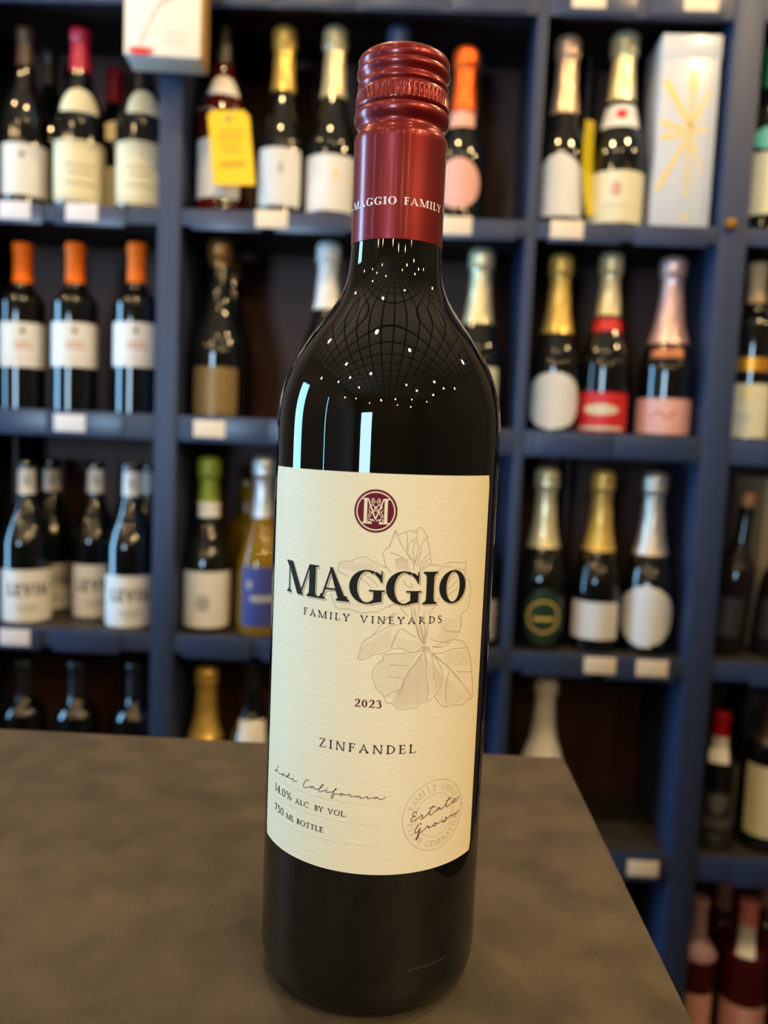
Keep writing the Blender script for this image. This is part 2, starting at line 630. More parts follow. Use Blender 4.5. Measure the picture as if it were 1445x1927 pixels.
ESTATE = [[296,1359,291,1369,282,1369,273,1360,271,1350,280,1343,292,1342,280,1341,267,1331,261,1320,265,1310,278,1312,298,1321,318,1333,333,1345],[333,1345,337,1328,340,1322,333,1317,325,1320],[338,1326,354,1330,375,1345,395,1367],[409,1391,399,1373,385,1353,385,1339,393,1333,405,1337,427,1351,442,1361],[377,1374,402,1382,431,1380],[461,1367,449,1368,440,1361,438,1355,446,1354,461,1365,464,1356,474,1354,494,1366,516,1387],[536,1417,526,1401,512,1378,512,1363,520,1357,533,1362,557,1374],[505,1394,530,1403,557,1408],[557,1374,578,1380,589,1389,582,1394,570,1386,568,1375,579,1370,598,1376,617,1389,627,1396],[330,1280,328,1289,319,1290,304,1274,293,1253,294,1239,304,1236,316,1246,327,1264],[327,1264,316,1233,306,1208,300,1191,305,1192,314,1210,320,1229,344,1241,365,1258,377,1270],[377,1270,378,1262,388,1260,382,1251,391,1251,409,1259,424,1267],[435,1276,424,1272,420,1260,425,1255,436,1260,439,1271,433,1275,443,1266,459,1268,479,1279],[485,1286,487,1276,492,1264,500,1267,506,1278,507,1266,515,1268,519,1286,510,1292,523,1281,539,1284,556,1296],[563,1299,566,1285,569,1282,580,1292,594,1295,592,1289,600,1286,617,1293,634,1308]]
FLOWER = [[54,2989,67,3029,86,3092,101,3065,151,3084,186,3094,201,3077,214,3094,230,3112,256,3091,278,3059,289,3016,299,2985,308,2937,312,2897,292,2878,267,2866,243,2847],[88,3080,123,3011,161,2953,187,2914],[155,3078,158,3015,158,2972],[213,3051,170,3012,165,2961],[215,3087,218,3024,228,2985,211,2914,205,2867],[279,3052,247,3012,239,2938,221,2882],[205,3032,196,2973,203,2914,206,2859],[305,2961,264,2922,233,2882],[55,2958,94,2951,138,2929],[302,2929,265,2898,238,2863],[299,2898,270,2882,243,2855],[165,2953,190,2922,204,2898],[246,2961,222,2930,212,2898],[309,2887,362,2884,385,2875,417,2894,451,2900,504,2894,578,2889,572,2852,580,2790,612,2779,625,2745,636,2731,635,2669,625,2625,602,2590,566,2578,550,2555,562,2517,561,2489],[378,2687,349,2633,307,2586],[251,2676,250,2616,239,2585],[132,2637,161,2601,182,2581],[200,2637,206,2585],[220,2637,221,2585],[61,2631,92,2648,139,2661],[144,2799,166,2764,198,2756],[185,2784,202,2764,191,2748],[435,2773,483,2814],[432,2732,511,2784],[439,2696,520,2742],[364,2848,404,2871,458,2872],[340,2793,357,2804],[570,2840,529,2851,480,2859],[90,2912,127,2927,167,2914],[92,2903,127,2917,170,2904],[87,3088,52,2993,37,2985,19,2952,28,2918,38,2879,58,2856,74,2845],[-246,2875,-197,2891,-164,2896,-140,2912,-89,2925,-45,2906,-13,2892,18,2878,46,2864],[-242,2874,-246,2851,-249,2827,-219,2818,-185,2802],[-291,2687,-277,2657,-264,2626,-235,2602,-193,2606,-144,2603,-111,2594,-72,2593,-33,2603,6,2606,44,2631,102,2656,160,2681],[-81,2818,-41,2793,0,2755],[-112,2800,-71,2775,-39,2745],[124,2597,93,2593,62,2572,32,2547],[115,2600,62,2566,20,2520,-21,2463,-74,2420,-89,2380,-103,2309,-48,2322,-16,2344,32,2354,81,2378,110,2445,130,2495,152,2506],[152,2506,198,2478,245,2449],[130,2492,105,2445,96,2389,146,2390,192,2370,238,2363,272,2387,295,2403],[-74,2418,-26,2457,27,2493,80,2522,129,2528],[41,2349,48,2316,19,2298,-7,2258,-16,2218,2,2169,14,2136,42,2120,60,2093,78,2054,106,2054,146,2020,180,2014,225,2020,254,2022,289,2048,331,2053,374,2079,411,2121,430,2193,420,2251,380,2312,346,2354],[285,2358,241,2299,198,2244,172,2194,160,2149,147,2110],[288,2355,244,2293,202,2238,178,2188,166,2144],[84,2289,151,2284,207,2277],[77,2216,132,2211,171,2208],[49,2349,125,2356,209,2361,278,2370],[297,2358,312,2295,316,2215,333,2129,331,2061],[346,2349,363,2268,371,2182],[157,2144,119,2122,60,2093],[333,2361,359,2348,424,2347,494,2362,573,2357,637,2348],[375,2397,455,2418,529,2415,597,2389,637,2342,660,2303,680,2258,691,2191,709,2122,720,2018,666,2013,629,1997,584,1995,518,2007,481,2002,430,2021,402,2053,380,2085],[353,2343,414,2297,480,2244,572,2155,650,2081,714,2020],[356,2347,421,2294,488,2240,581,2150],[481,2232,464,2154,461,2086,474,2003],[535,2216,692,2188],[559,2555,558,2503,541,2460,512,2429,463,2400,396,2384,344,2391,395,2390],[415,2507,458,2475,549,2464],[329,2440,394,2418,477,2404],[229,2539,256,2455,288,2408],[252,2544,274,2465,294,2408],[281,2610,290,2498,295,2408],[312,2536,306,2469,300,2408],[203,2611,223,2556,255,2488],[242,2516,262,2454,291,2414],[265,2527,282,2465,294,2419],[301,2509,299,2453],[226,2611,238,2544],[283,2392,279,2364],[295,2397,294,2358],[307,2396,312,2357],[322,2395,333,2361],[289,2394,288,2361],[301,2397,303,2357],[316,2396,324,2359]]
HATCH = [[94,2895,127,2908,172,2895],[96,2886,128,2898,175,2885],[98,2878,128,2889,178,2876],[100,2869,129,2880,181,2867],[102,2861,129,2870,184,2857],[99,2928,97,2889,106,2858],[111,2926,109,2889,119,2858],[123,2924,122,2889,131,2858],[135,2922,135,2890,144,2858],[147,2920,147,2890,157,2858],[159,2917,160,2890,169,2859],[-231,2873,-218,2854,-205,2841],[-220,2875,-206,2855,-193,2841],[-208,2877,-195,2856,-182,2840],[-197,2879,-183,2857,-170,2840],[-185,2881,-172,2858,-159,2839],[-174,2884,-160,2859,-147,2838],[-162,2886,-149,2860,-136,2838],[-151,2888,-138,2861,-125,2837],[-140,2890,-127,2862,-114,2836],[-129,2892,-116,2862,-102,2835],[-118,2895,-104,2863,-91,2835],[-107,2896,-93,2864,-80,2834],[-96,2898,-82,2865,-69,2833],[-85,2900,-71,2865,-58,2832],[-74,2902,-60,2866,-47,2831],[-63,2899,-49,2867,-36,2830],[-51,2895,-39,2867,-25,2829],[-40,2890,-28,2868,-14,2828],[-29,2886,-17,2869,-3,2827],[-18,2882,-6,2869,8,2826],[-236,2610,-224,2639],[-214,2609,-205,2639],[-194,2610,-186,2641],[-173,2612,-167,2643],[-153,2615,-148,2646],[-132,2619,-130,2649],[-113,2624,-111,2653],[-93,2630,-93,2657],[-73,2637,-75,2662],[-54,2645,-57,2668],[-35,2655,-40,2674],[-16,2665,-22,2681],[3,2677,-4,2688],[22,2689,13,2697],[41,2703,31,2705],[60,2717,48,2715],[158,2147,135,2102,108,2058],[161,2154,139,2103,114,2053],[164,2161,144,2104,121,2048],[167,2168,149,2105,127,2043],[170,2176,154,2106,133,2038],[173,2183,158,2107,140,2033],[176,2190,163,2108,146,2028],[179,2198,169,2111,154,2026],[182,2205,174,2114,162,2025],[185,2212,180,2117,170,2024],[190,2219,186,2120,179,2023],[195,2225,193,2123,187,2024],[200,2232,200,2127,195,2025],[205,2238,206,2131,203,2026],[210,2244,213,2135,211,2028],[215,2250,220,2139,220,2029],[220,2256,226,2142,228,2030],[225,2263,233,2146,236,2031],[231,2269,240,2149,245,2032],[236,2275,247,2153,253,2032],[241,2282,253,2158,260,2037],[246,2288,258,2164,266,2042],[251,2294,264,2170,273,2047],[256,2301,270,2175,279,2052],[261,2307,276,2181,286,2057],[266,2313,283,2185,294,2059],[271,2320,289,2189,303,2061],[276,2326,296,2193,312,2062],[282,2332,303,2197,320,2063],[287,2338,310,2200,329,2064],[299,2332,319,2204,333,2089],[314,2321,334,2202,348,2095],[328,2309,349,2199,364,2101],[343,2298,362,2199,375,2111],[357,2287,374,2200,384,2122],[370,2274,385,2200,393,2134],[382,2260,395,2199,402,2145],[393,2246,405,2198,411,2156],[405,2232,416,2197,420,2167],[46,2344,159,2356,261,2363],[42,2335,155,2347,256,2354],[37,2327,150,2339,250,2345],[33,2318,145,2330,245,2336],[29,2309,141,2321,239,2327],[25,2300,136,2312,234,2318],[21,2291,131,2303,229,2309],[17,2282,127,2294,223,2300],[13,2273,122,2285,218,2291],[9,2265,117,2276,212,2282],[5,2256,112,2267,206,2274],[1,2247,107,2258,200,2265],[-4,2238,102,2249,195,2256],[-7,2229,98,2241,189,2247],[-5,2219,96,2231,184,2238],[-2,2210,95,2222,179,2229],[0,2200,94,2212,175,2219],[2,2191,93,2202,172,2210],[5,2181,92,2193,168,2200],[7,2172,91,2183,164,2190],[9,2162,90,2173,160,2180],[11,2153,89,2163,156,2171],[11,2147,87,2158,146,2165],[21,2139,91,2150,146,2156],[30,2131,95,2141,146,2148],[39,2123,99,2133,146,2140],[47,2114,102,2124,145,2132],[54,2103,104,2115,143,2124],[61,2093,107,2106,141,2116],[68,2082,109,2096,139,2108],[-90,2375,-91,2347,-97,2316],[-82,2383,-82,2353,-87,2319],[-74,2392,-73,2358,-77,2322],[-66,2400,-64,2364,-66,2325],[-58,2408,-55,2370,-56,2328],[-50,2416,-46,2375,-46,2331],[-41,2423,-36,2380,-36,2334],[-32,2430,-27,2387,-27,2339],[-23,2438,-18,2393,-17,2344],[-14,2445,-9,2399,-8,2349],[-5,2452,0,2405,1,2353],[4,2459,9,2411,11,2358],[13,2466,18,2416,20,2363],[22,2472,28,2422,29,2367],[32,2478,37,2427,39,2372],[42,2484,47,2432,48,2377],[51,2489,56,2437,57,2382],[61,2495,66,2443,67,2386],[71,2501,75,2448,76,2391],[80,2506,85,2453,85,2396],[121,2452,118,2438,103,2395],[131,2451,130,2437,115,2393],[142,2450,141,2436,128,2390],[152,2449,152,2434,141,2387],[163,2448,163,2433,154,2384],[173,2446,174,2431,167,2382],[183,2442,185,2427,179,2379],[193,2438,195,2423,192,2376],[203,2436,206,2422,205,2378],[214,2434,217,2421,218,2380],[224,2431,228,2419,231,2383],[234,2429,239,2418,244,2385],[244,2426,250,2417,257,2387],[254,2424,261,2415,271,2389],[381,2262,386,2201,387,2090],[396,2248,399,2187,398,2077],[410,2234,413,2173,410,2063],[425,2220,427,2159,421,2050],[440,2205,441,2145,434,2037],[456,2191,457,2133,452,2029],[473,2177,475,2121,470,2021],[487,2171,488,2116,481,2016],[503,2159,503,2108,496,2016],[519,2147,519,2100,511,2015],[536,2135,536,2092,526,2014],[554,2122,553,2083,541,2014],[571,2109,569,2075,556,2015],[588,2096,586,2067,572,2015],[606,2083,603,2059,588,2016],[625,2069,621,2050,605,2016],[644,2055,640,2041,622,2016],[665,2041,660,2031,639,2016],[686,2026,680,2022,658,2016],[428,2337,458,2292,474,2263],[447,2341,477,2292,493,2259],[466,2344,496,2291,513,2256],[485,2348,516,2290,532,2252],[506,2349,537,2288,553,2247],[529,2347,559,2285,575,2244],[553,2345,583,2282,598,2240],[577,2342,607,2279,622,2237],[603,2339,633,2275,647,2232],[630,2336,660,2271,673,2227],[378,2423,403,2420,469,2411],[381,2435,407,2432,479,2421],[383,2446,411,2443,490,2432],[385,2458,415,2454,500,2442],[388,2469,420,2465,511,2452],[390,2481,424,2477,522,2462],[392,2493,427,2489,529,2474],[394,2505,429,2501,531,2489],[397,2518,432,2514,533,2503],[399,2530,434,2527,535,2517],[402,2542,436,2540,537,2531],[405,2555,439,2553,539,2545]]
BOTTLES = [
    ('wine_bottle', 'dark wine bottle with plain white label at top shelf left end', 'bottle', None, -686.1, 1185, 545, 306.6, 39, 'burgundy', 'GLASS', (242.8, 'cap_brown'), [('label', 20.5, 106.3, 54.5, 0.444, 'rect', 'white')]),
    ('wine_bottle', 'dark wine bottle with full red capsule and cream label, left of the white carton', 'bottle', 'dark bottles with red capsules and cream labels', -590.3, 1185, 545, 306.6, 43, 'burgundy', 'GLASS', (234.9, 'cap_red'), [('neck_label', 159.5, 202.4, 34.2, 0.334, 'dome', 'cream'), ('label', 12.1, 113.1, 60.1, 0.422, 'rect', 'cream')]),
    ('wine_bottle', 'red-capsuled wine bottle with cream label half hidden under the white carton', 'bottle', 'dark bottles with red capsules and cream labels', -482.0, 1185, 545, 309.5, 43, 'burgundy', 'GLASS', (238.0, 'cap_red'), [('neck_label', 159.4, 201.3, 29.7, 0.412, 'dome', 'cream'), ('label', 10.4, 113.8, 60.1, 0.368, 'rect', 'cream')]),
    ('wine_bottle', 'red-capsuled wine bottle in shadow behind two cream-labelled ones', 'bottle', 'dark bottles with red capsules and cream labels', -568.9, 1292, 545, 290.0, 41, 'burgundy', 'GLASS', (224.0, 'cap_red'), [('neck_label', 149.8, 188.8, 28.7, 0.377, 'dome', 'cream'), ('label', 24.1, 102.2, 45.1, 0.328, 'rect', 'cream')]),
    ('wine_bottle', 'unlit bottle with brown capsule behind white-labelled wine', 'bottle', None, -690.3, 1292, 545, 316.7, 38, 'burgundy', 'GLASS', (253.6, 'cap_brown'), []),
    ('wine_bottle', 'red-tinted wine bottle with white label behind the yellow hang tag', 'bottle', None, -340.8, 1185, 545, 324.5, 41, 'burgundy', 'ROSE', (255.1, 'cap_black'), [('neck_label', 198.3, 232.3, 31.3, 0.234, 'dome', 'white'), ('label', 27.0, 124.1, 57.3, -0.298, 'rect', 'white')]),
    ('sparkling_wine_bottle', 'sparkling wine with gold foil and narrow white label beside yellow hang tag', 'bottle', None, -237.3, 1185, 545, 321.2, 42, 'champ', 'GLASS', (211.8, 'foil_gold'), [('label', 16.7, 111.0, 42.2, 0.042, 'rect', 'white')]),
    ('sparkling_wine_bottle', 'sparkling wine with pale gold foil touching red screw cap in view', 'bottle', None, -150.8, 1185, 545, 323.4, 43, 'champ', 'GLASS', (203.8, 'foil_palegold'), [('label', 10.6, 102.2, 53.3, 0.042, 'rect', 'white')]),
    ('sparkling_wine_bottle', 'blue-foiled bottle almost hidden behind the red screw cap', 'bottle', None, -42.9, 1185, 545, 328.3, 42, 'champ', 'GLASS', (207.3, 'foil_blue'), []),
    ('sparkling_wine_bottle', 'sparkling wine with bright orange foil and round pink label', 'bottle', None, 72.1, 1185, 545, 296, 42, 'champ', 'GLASS', (187.7, 'foil_orange'), [('foil_band', 158.7, 185.8, 25.1, -0.157, 'rect', 'pink'), ('label', 21.6, 104.2, 41.4, -0.157, 'round', 'pink')]),
    ('sparkling_wine_bottle', 'sparkling wine with rose-silver foil and pointed white shield label', 'bottle', None, 243.2, 1185, 545, 318.6, 43, 'champ', 'GLASS', (187.7, 'foil_rose'), [('label', 15.0, 119.4, 60.1, -0.226, 'shield', 'white')]),
    ('sparkling_wine_bottle', 'sparkling wine with white collar and red seal beside white gift box', 'bottle', None, 337.7, 1185, 545, 327.9, 47, 'champ', 'GLASS', (213.0, 'foil_palegold'), [('neck_label', 164.8, 203.4, 36.1, -0.212, 'rect', 'white'), ('label', 6.9, 90.5, 65.7, -0.243, 'rect', 'cream')]),
    ('wine_bottle', 'green glass bottle mostly hidden between cream label and gift box', 'bottle', None, 420.7, 1296, 545, 328.8, 38, 'burgundy', 'GREEN', (254.8, 'cap_black'), []),
    ('wine_bottle', 'bottle with green capsule and mint round seal at top right edge', 'bottle', None, 591.3, 1185, 545, 312.7, 40, 'bord', 'GLASS', (244.5, 'cap_green'), [('neck_label', 136.1, 171.4, 24.7, -0.44, 'round', 'mint'), ('label', 30.7, 131.0, 48.2, -0.463, 'rect', 'cream')]),
    ('wine_bottle', 'leftmost of three bottles with orange capsules', 'bottle', 'orange-capsuled wine bottles', -690.2, 1185, 202, 290.0, 39, 'bord', 'GLASS', (220.4, 'cap_orange'), [('label', 72.8, 149.2, 54.5, 0.434, 'rect', 'white')]),
    ('wine_bottle', 'middle one of three bottles with orange capsules', 'bottle', 'orange-capsuled wine bottles', -596.3, 1185, 202, 293.3, 39, 'bord', 'GLASS', (223.8, 'cap_orange'), [('label', 76.5, 152.7, 54.5, 0.38, 'rect', 'white')]),
    ('wine_bottle', 'orange-capsuled bottle standing against the blue shelf post', 'bottle', 'orange-capsuled wine bottles', -486.6, 1185, 202, 297.1, 39, 'bord', 'GLASS', (227.7, 'cap_orange'), [('label', 80.7, 156.7, 54.5, 0.314, 'rect', 'white')]),
    ('sparkling_wine_bottle', 'dark bottle with bronze foil and dull gold label', 'bottle', None, -338.7, 1185, 202, 309.4, 46, 'champ', 'GLASS', (259.5, 'foil_bronze'), [('label', 2.3, 85.7, 42.8, 0.089, 'rect', 'bronze')]),
    ('sparkling_wine_bottle', 'bronze-foiled bottle standing behind the dull gold label one', 'bottle', None, -341.9, 1296, 202, 306.1, 44, 'champ', 'GLASS', (257.2, 'foil_bronze'), []),
    ('sparkling_wine_bottle', 'white-foiled sparkling wine peeking out left of the wine bottle shoulder', 'bottle', None, -149.8, 1185, 202, 311.6, 43, 'champ', 'GLASS', (193.6, 'foil_white'), [('label', 12.2, 93.6, 46.3, 0.041, 'rect', 'cream')]),
    ('sparkling_wine_bottle', 'pale-foiled sparkling wine peeking out right of the wine bottle shoulder', 'bottle', None, 116.3, 1185, 202, 309.9, 44, 'champ', 'GLASS', (178.9, 'foil_palegold'), [('label', 14.0, 103.8, 45.5, -0.096, 'rect', 'cream')]),
    ('sparkling_wine_bottle', 'gold-foiled sparkling wine with round white label', 'bottle', None, 253.5, 1185, 202, 304.7, 42.5, 'champ', 'GLASS', (167.6, 'foil_gold'), [('label', 1.4, 100.1, 56.0, -0.156, 'round', 'white')]),
    ('sparkling_wine_bottle', 'sparkling wine with red label and red band round its foil', 'bottle', None, 339.2, 1185, 202, 310.4, 42.5, 'champ', 'GLASS', (201.7, 'foil_palegold'), [('foil_band', 174.4, 196.4, 32.4, -0.134, 'rect', 'redp'), ('label', -0.5, 69.5, 59.4, -0.246, 'rect', 'redp')]),
    ('sparkling_wine_bottle', 'pink-foiled sparkling wine with pink label next to right post', 'bottle', None, 445.6, 1185, 202, 307.0, 46, 'champ', 'GLASS', (156.8, 'foil_pink'), [('neck_band', 132.0, 147.0, 28.2, -0.312, 'rect', 'copper'), ('label', 0.3, 62.9, 64.3, -0.281, 'rect', 'pink')]),
    ('wine_bottle', 'bottle with tan cap and cream label bearing a gold square', 'bottle', None, 590.6, 1185, 202, 301.4, 36, 'bord', 'GLASS', (232.7, 'cap_tan'), [('shoulder_band', 115.6, 138.6, 36.0, -0.38, 'rect', 'goldp'), ('label', -0.7, 94.2, 42.0, -0.406, 'rect', 'cream')]),
    ('wine_bottle', 'block-lettered white-label bottle at the far left of its shelf', 'bottle', 'bottles with grey block lettering', -682.5, 1185, -180, 291.7, 43, 'burgundy', 'GLASS', None, [('neck_label', 231.2, 276.1, 23.9, 0.486, 'rect', 'white'), ('label', -4.9, 96.9, 60.1, 0.486, 'rect', 'white')]),
    ('wine_bottle', 'block-lettered bottle in the back row, behind the far left one', 'bottle', 'bottles with grey block lettering', -684.0, 1292, -180, 293, 42, 'burgundy', 'GLASS', None, [('neck_label', 229.3, 270.6, 21.2, 0.392, 'rect', 'white'), ('label', -7.5, 91.4, 51.7, 0.464, 'rect', 'white')]),
    ('wine_bottle', 'block-lettered bottle set back between two front ones', 'bottle', 'bottles with grey block lettering', -579.9, 1245, -180, 293, 42, 'burgundy', 'GLASS', None, [('neck_label', 233.3, 278.0, 22.8, 0.463, 'rect', 'white'), ('label', -0.2, 101.5, 48.5, 0.392, 'rect', 'white')]),
    ('wine_bottle', 'block-lettered white-label bottle against the blue shelf post', 'bottle', 'bottles with grey block lettering', -491.1, 1185, -180, 295.2, 43, 'burgundy', 'GLASS', None, [('neck_label', 235.8, 278.6, 21.7, 0.395, 'rect', 'white'), ('label', -7.1, 95.3, 60.1, 0.329, 'rect', 'white')]),
    ('wine_bottle', 'block-lettered bottle hidden behind the one at the blue post', 'bottle', 'bottles with grey block lettering', -494.7, 1292, -180, 293, 42, 'burgundy', 'GLASS', None, [('neck_label', 233.6, 273.6, 21.2, 0.31, 'rect', 'white')]),
    ('wine_bottle', 'bottle with olive green foil and square white label', 'bottle', None, -349.8, 1185, -180, 312.6, 42, 'champ', 'GLASS', (222.9, 'foil_green'), [('foil_band', 204.6, 230.8, 28.7, 0.398, 'rect', 'white'), ('label', 9.1, 109.2, 58.7, 0.195, 'rect', 'white')]),
    ('sparkling_wine_bottle', 'clear yellow sparkling wine with silver foil and blue label', 'bottle', None, -252.9, 1185, -180, 317.7, 42, 'champ', 'YELLOW', (208.1, 'foil_silver'), [('label', 15.8, 122.2, 33.8, 0.132, 'rect', 'blue')]),
    ('wine_bottle', 'yellow wine bottle behind the blue-labelled one', 'bottle', None, -301.8, 1296, -180, 269.2, 41, 'bord', 'YELLOW', None, []),
    ('wine_bottle', 'bottle almost wholly hidden behind the right edge of the large label', 'bottle', None, 136.1, 1185, -180, 293.7, 41, 'burgundy', 'GLASS', (237.0, 'cap_black'), [('label', 10.8, 81.8, 54.2, -0.111, 'rect', 'cream')]),
    ('sparkling_wine_bottle', 'sparkling wine with pale gold foil and dark green oval label', 'bottle', None, 252.0, 1185, -180, 319.6, 44, 'champ', 'GLASS', (177.7, 'foil_palegold'), [('label', 9.3, 109.0, 36.1, 0.007, 'round', 'dkgreen')]),
    ('sparkling_wine_bottle', 'gold-foiled sparkling wine with oblong white label, middle of three', 'bottle', None, 350.1, 1185, -180, 320.0, 43, 'champ', 'GLASS', (176.6, 'foil_gold'), [('label', 23.1, 88.9, 48.3, -0.209, 'rect', 'white')]),
    ('sparkling_wine_bottle', 'silver-foiled sparkling wine with pointed egg-shaped white label', 'bottle', None, 441.2, 1185, -180, 320.2, 44, 'champ', 'GLASS', (173.3, 'foil_rosesilver'), [('label', 13.7, 125.0, 61.5, -0.289, 'drop', 'white')]),
    ('wine_bottle', 'dark bottle neck behind counter edge at far left', 'bottle', 'dark bottles behind the counter edge', -685.0, 1185, -532, 276.2, 39, 'bord', 'GLASS', (210.8, 'cap_black'), []),
    ('wine_bottle', 'dark bottle neck behind counter edge, middle of three', 'bottle', 'dark bottles behind the counter edge', -586.3, 1185, -532, 278.3, 39, 'bord', 'GLASS', (216.0, 'cap_black'), []),
    ('wine_bottle', 'dark bottle neck behind counter edge, beside blue post', 'bottle', 'dark bottles behind the counter edge', -478.1, 1185, -532, 281.8, 39, 'bord', 'GLASS', (221.7, 'cap_black'), []),
    ('sparkling_wine_bottle', 'gold-foiled bottle top rising behind the counter edge', 'bottle', None, -346.8, 1185, -532, 281.6, 43, 'champ', 'GLASS', (148.2, 'foil_gold'), []),
    ('wine_bottle', 'dark bottle with white shoulder label behind the counter edge', 'bottle', None, -261.3, 1185, -532, 293.0, 41, 'burgundy', 'GLASS', (238.2, 'cap_black'), [('neck_label', 133.8, 190.8, 26.4, 0.205, 'rect', 'white')]),
    ('sparkling_wine_bottle', 'white-foiled bottle standing behind the counter corner', 'bottle', None, 272.4, 1185, -532, 295.8, 43, 'champ', 'GLASS', (139.2, 'foil_white'), []),
    ('whiskey_bottle', 'black-labelled liquor bottle with red cap and white neck', 'bottle', None, 590.7, 1185, -532, 245.5, 35, 'bord', 'GLASS', (192.3, 'cap_redplastic'), [('neck_label', 159.9, 202.5, 17.8, -0.353, 'rect', 'white'), ('label', 3.3, 109.4, 38.5, -0.299, 'rect', 'greyprint')]),
    ('wine_bottle', 'liquor bottle with cream label cut by the right picture edge', 'bottle', None, 680.3, 1185, -532, 296.9, 37, 'bord', 'GLASS', (198.9, 'cap_brown'), [('label', 28.8, 157.6, 43.2, -0.432, 'rect', 'cream')]),
    ('wine_bottle', 'rose wine bottle with grey-pink capsule beside the counter edge', 'bottle', None, 579.1, 1185, -930, 292, 35, 'bord', 'ROSE', (183.7, 'cap_pinkgrey'), [('label', 31.9, 122.6, 38.5, -0.373, 'rect', 'pink')]),
    ('wine_bottle', 'shadowed rose wine bottle in the back row', 'bottle', None, 664.1, 1290, -930, 292, 37, 'bord', 'ROSE', (218.3, 'cap_pinkgrey'), []),
    ('wine_bottle', 'rose wine bottle with pink cap over a white neck band', 'bottle', None, 669.3, 1185, -930, 292, 40, 'bord', 'ROSE', (245.7, 'cap_pink'), [('neck_label', 197.0, 248.3, 17.1, -0.414, 'rect', 'white'), ('label', 21.3, 105.5, 55.9, -0.426, 'rect', 'pink')]),
    ('wine_bottle', 'back-row rose wine bottle cut by right picture edge', 'bottle', None, 748.8, 1290, -930, 292, 37, 'bord', 'ROSE', (222.9, 'cap_pinkgrey'), []),
]
# ------------------------------------------------------------------ the room
M_WALL = mat('warm_grey_plaster', srgb(120, 108, 96), 0.8, noise=0.15, nscale=3)
M_FLOOR = mat('dark_floor_boards', srgb(78, 60, 46), 0.45, noise=0.4, nscale=2, stretch=(0.4, 6, 1))
M_CEILB = mat('dark_ceiling_joint', srgb(50, 34, 26), 0.8, noise=0.3, nscale=4)
M_TILE = mat('grey_ceiling_tile', srgb(212, 206, 196), 0.7, noise=0.5, nscale=3)


def holed_wall(name, axis, pos, thick, a0, a1, holes):
    """Wall across the axis ('x' or 'y') with rectangular openings (lo, hi, zlo, zhi)."""
    V, F = [], []

    def add(lo_a, hi_a, lo_z, hi_z):
        b = len(V)
        for p in (pos, pos + thick):
            for a, z in ((lo_a, lo_z), (hi_a, lo_z), (hi_a, hi_z), (lo_a, hi_z)):
                V.append((p, a, z) if axis == 'x' else (a, p, z))
        for f in ((0, 1, 2, 3), (7, 6, 5, 4), (0, 4, 5, 1), (1, 5, 6, 2), (2, 6, 7, 3), (3, 7, 4, 0)):
            F.append(tuple(b + i for i in f))
    at = a0
    for h0, h1, z0, z1 in sorted(holes):
        add(at, h0, FLOOR, CEIL)
        add(h0, h1, FLOOR, z0)
        add(h0, h1, z1, CEIL)
        at = h1
    add(at, a1, FLOOR, CEIL)
    return tag(mesh_obj(name, V, F, M_WALL, smooth=False), kind='structure')


tag(box('floor', (X0, Y0, FLOOR - 0.05), (X1, Y1, FLOOR), M_FLOOR), kind='structure')
ceiling = tag(box('ceiling', (X0, Y0, CEIL), (X1, Y1, CEIL + 0.05), M_CEILB), kind='structure')
tag(box('wall_back', (X0, Y1, FLOOR), (X1, Y1 + 0.1, CEIL), M_WALL), kind='structure')
tag(box('wall_right', (X1, Y0, FLOOR), (X1 + 0.1, Y1, CEIL), M_WALL), kind='structure')
holed_wall('wall_left', 'x', X0 - 0.1, 0.1, Y0, Y1, [w[1:] for w in WINDOWS if w[0] == 'left'])
holed_wall('wall_front', 'y', Y0 - 0.1, 0.1, X0, X1, [w[1:] for w in WINDOWS if w[0] == 'front'])
_tm = None
for i in range(17):
    for j in range(17):
        w, d = (X1 - X0) / 17, (Y1 - Y0) / 17
        x, y = X0 + (i + 0.5) * w, Y0 + (j + 0.5) * d
        if _tm is None:
            o = box('ceiling_tile', (-w / 2 + 0.02, -d / 2 + 0.02, -0.022), (w / 2 - 0.02, d / 2 - 0.02, 0.0), M_TILE, ceiling, bevel=0.008)
            _tm = o
        else:
            o = _tm.copy()
            COL.objects.link(o)
        o.location = (x, y, CEIL)

# clear panes: let the daylight straight through and mirror a little of the room
M_PANE = bpy.data.materials.new('window_pane')
M_PANE.use_nodes = True
_nt = M_PANE.node_tree
_nt.nodes.remove(_nt.nodes['Principled BSDF'])
_tr = _nt.nodes.new('ShaderNodeBsdfTransparent')
_gl = _nt.nodes.new('ShaderNodeBsdfGlossy')
_gl.inputs['Roughness'].default_value = 0.02
_fr = _nt.nodes.new('ShaderNodeFresnel')
_mx = _nt.nodes.new('ShaderNodeMixShader')
_nt.links.new(_fr.outputs[0], _mx.inputs[0])
_nt.links.new(_tr.outputs[0], _mx.inputs[1])
_nt.links.new(_gl.outputs[0], _mx.inputs[2])
_nt.links.new(_mx.outputs[0], _nt.nodes['Material Output'].inputs[0])


def window(name, axis, pos, a0, a1, z0, z1, n):
    root = tag(empty(name, (0, 0, 0)), kind='structure')

    def B(nm, alo, ahi, zlo, zhi, p0, p1, m):
        lo, hi = ((p0, alo, zlo), (p1, ahi, zhi)) if axis == 'x' else ((alo, p0, zlo), (ahi, p1, zhi))
        return box(nm, lo, hi, m, root)
    for z in (z0, z1 - 0.05):
        B('window_frame', a0, a1, z, z + 0.05, pos, pos + 0.06, M_BLACK)
    for i in range(n + 1):
        c = a0 + (a1 - a0 - 0.05) * i / n
        B('mullion', c, c + 0.05, z0 + 0.05, z1 - 0.05, pos, pos + 0.06, M_BLACK)
        if i < n:
            B('pane', c + 0.05, a0 + (a1 - a0 - 0.05) * (i + 1) / n, z0 + 0.05, z1 - 0.05, pos + 0.025, pos + 0.031, M_PANE)
    return root


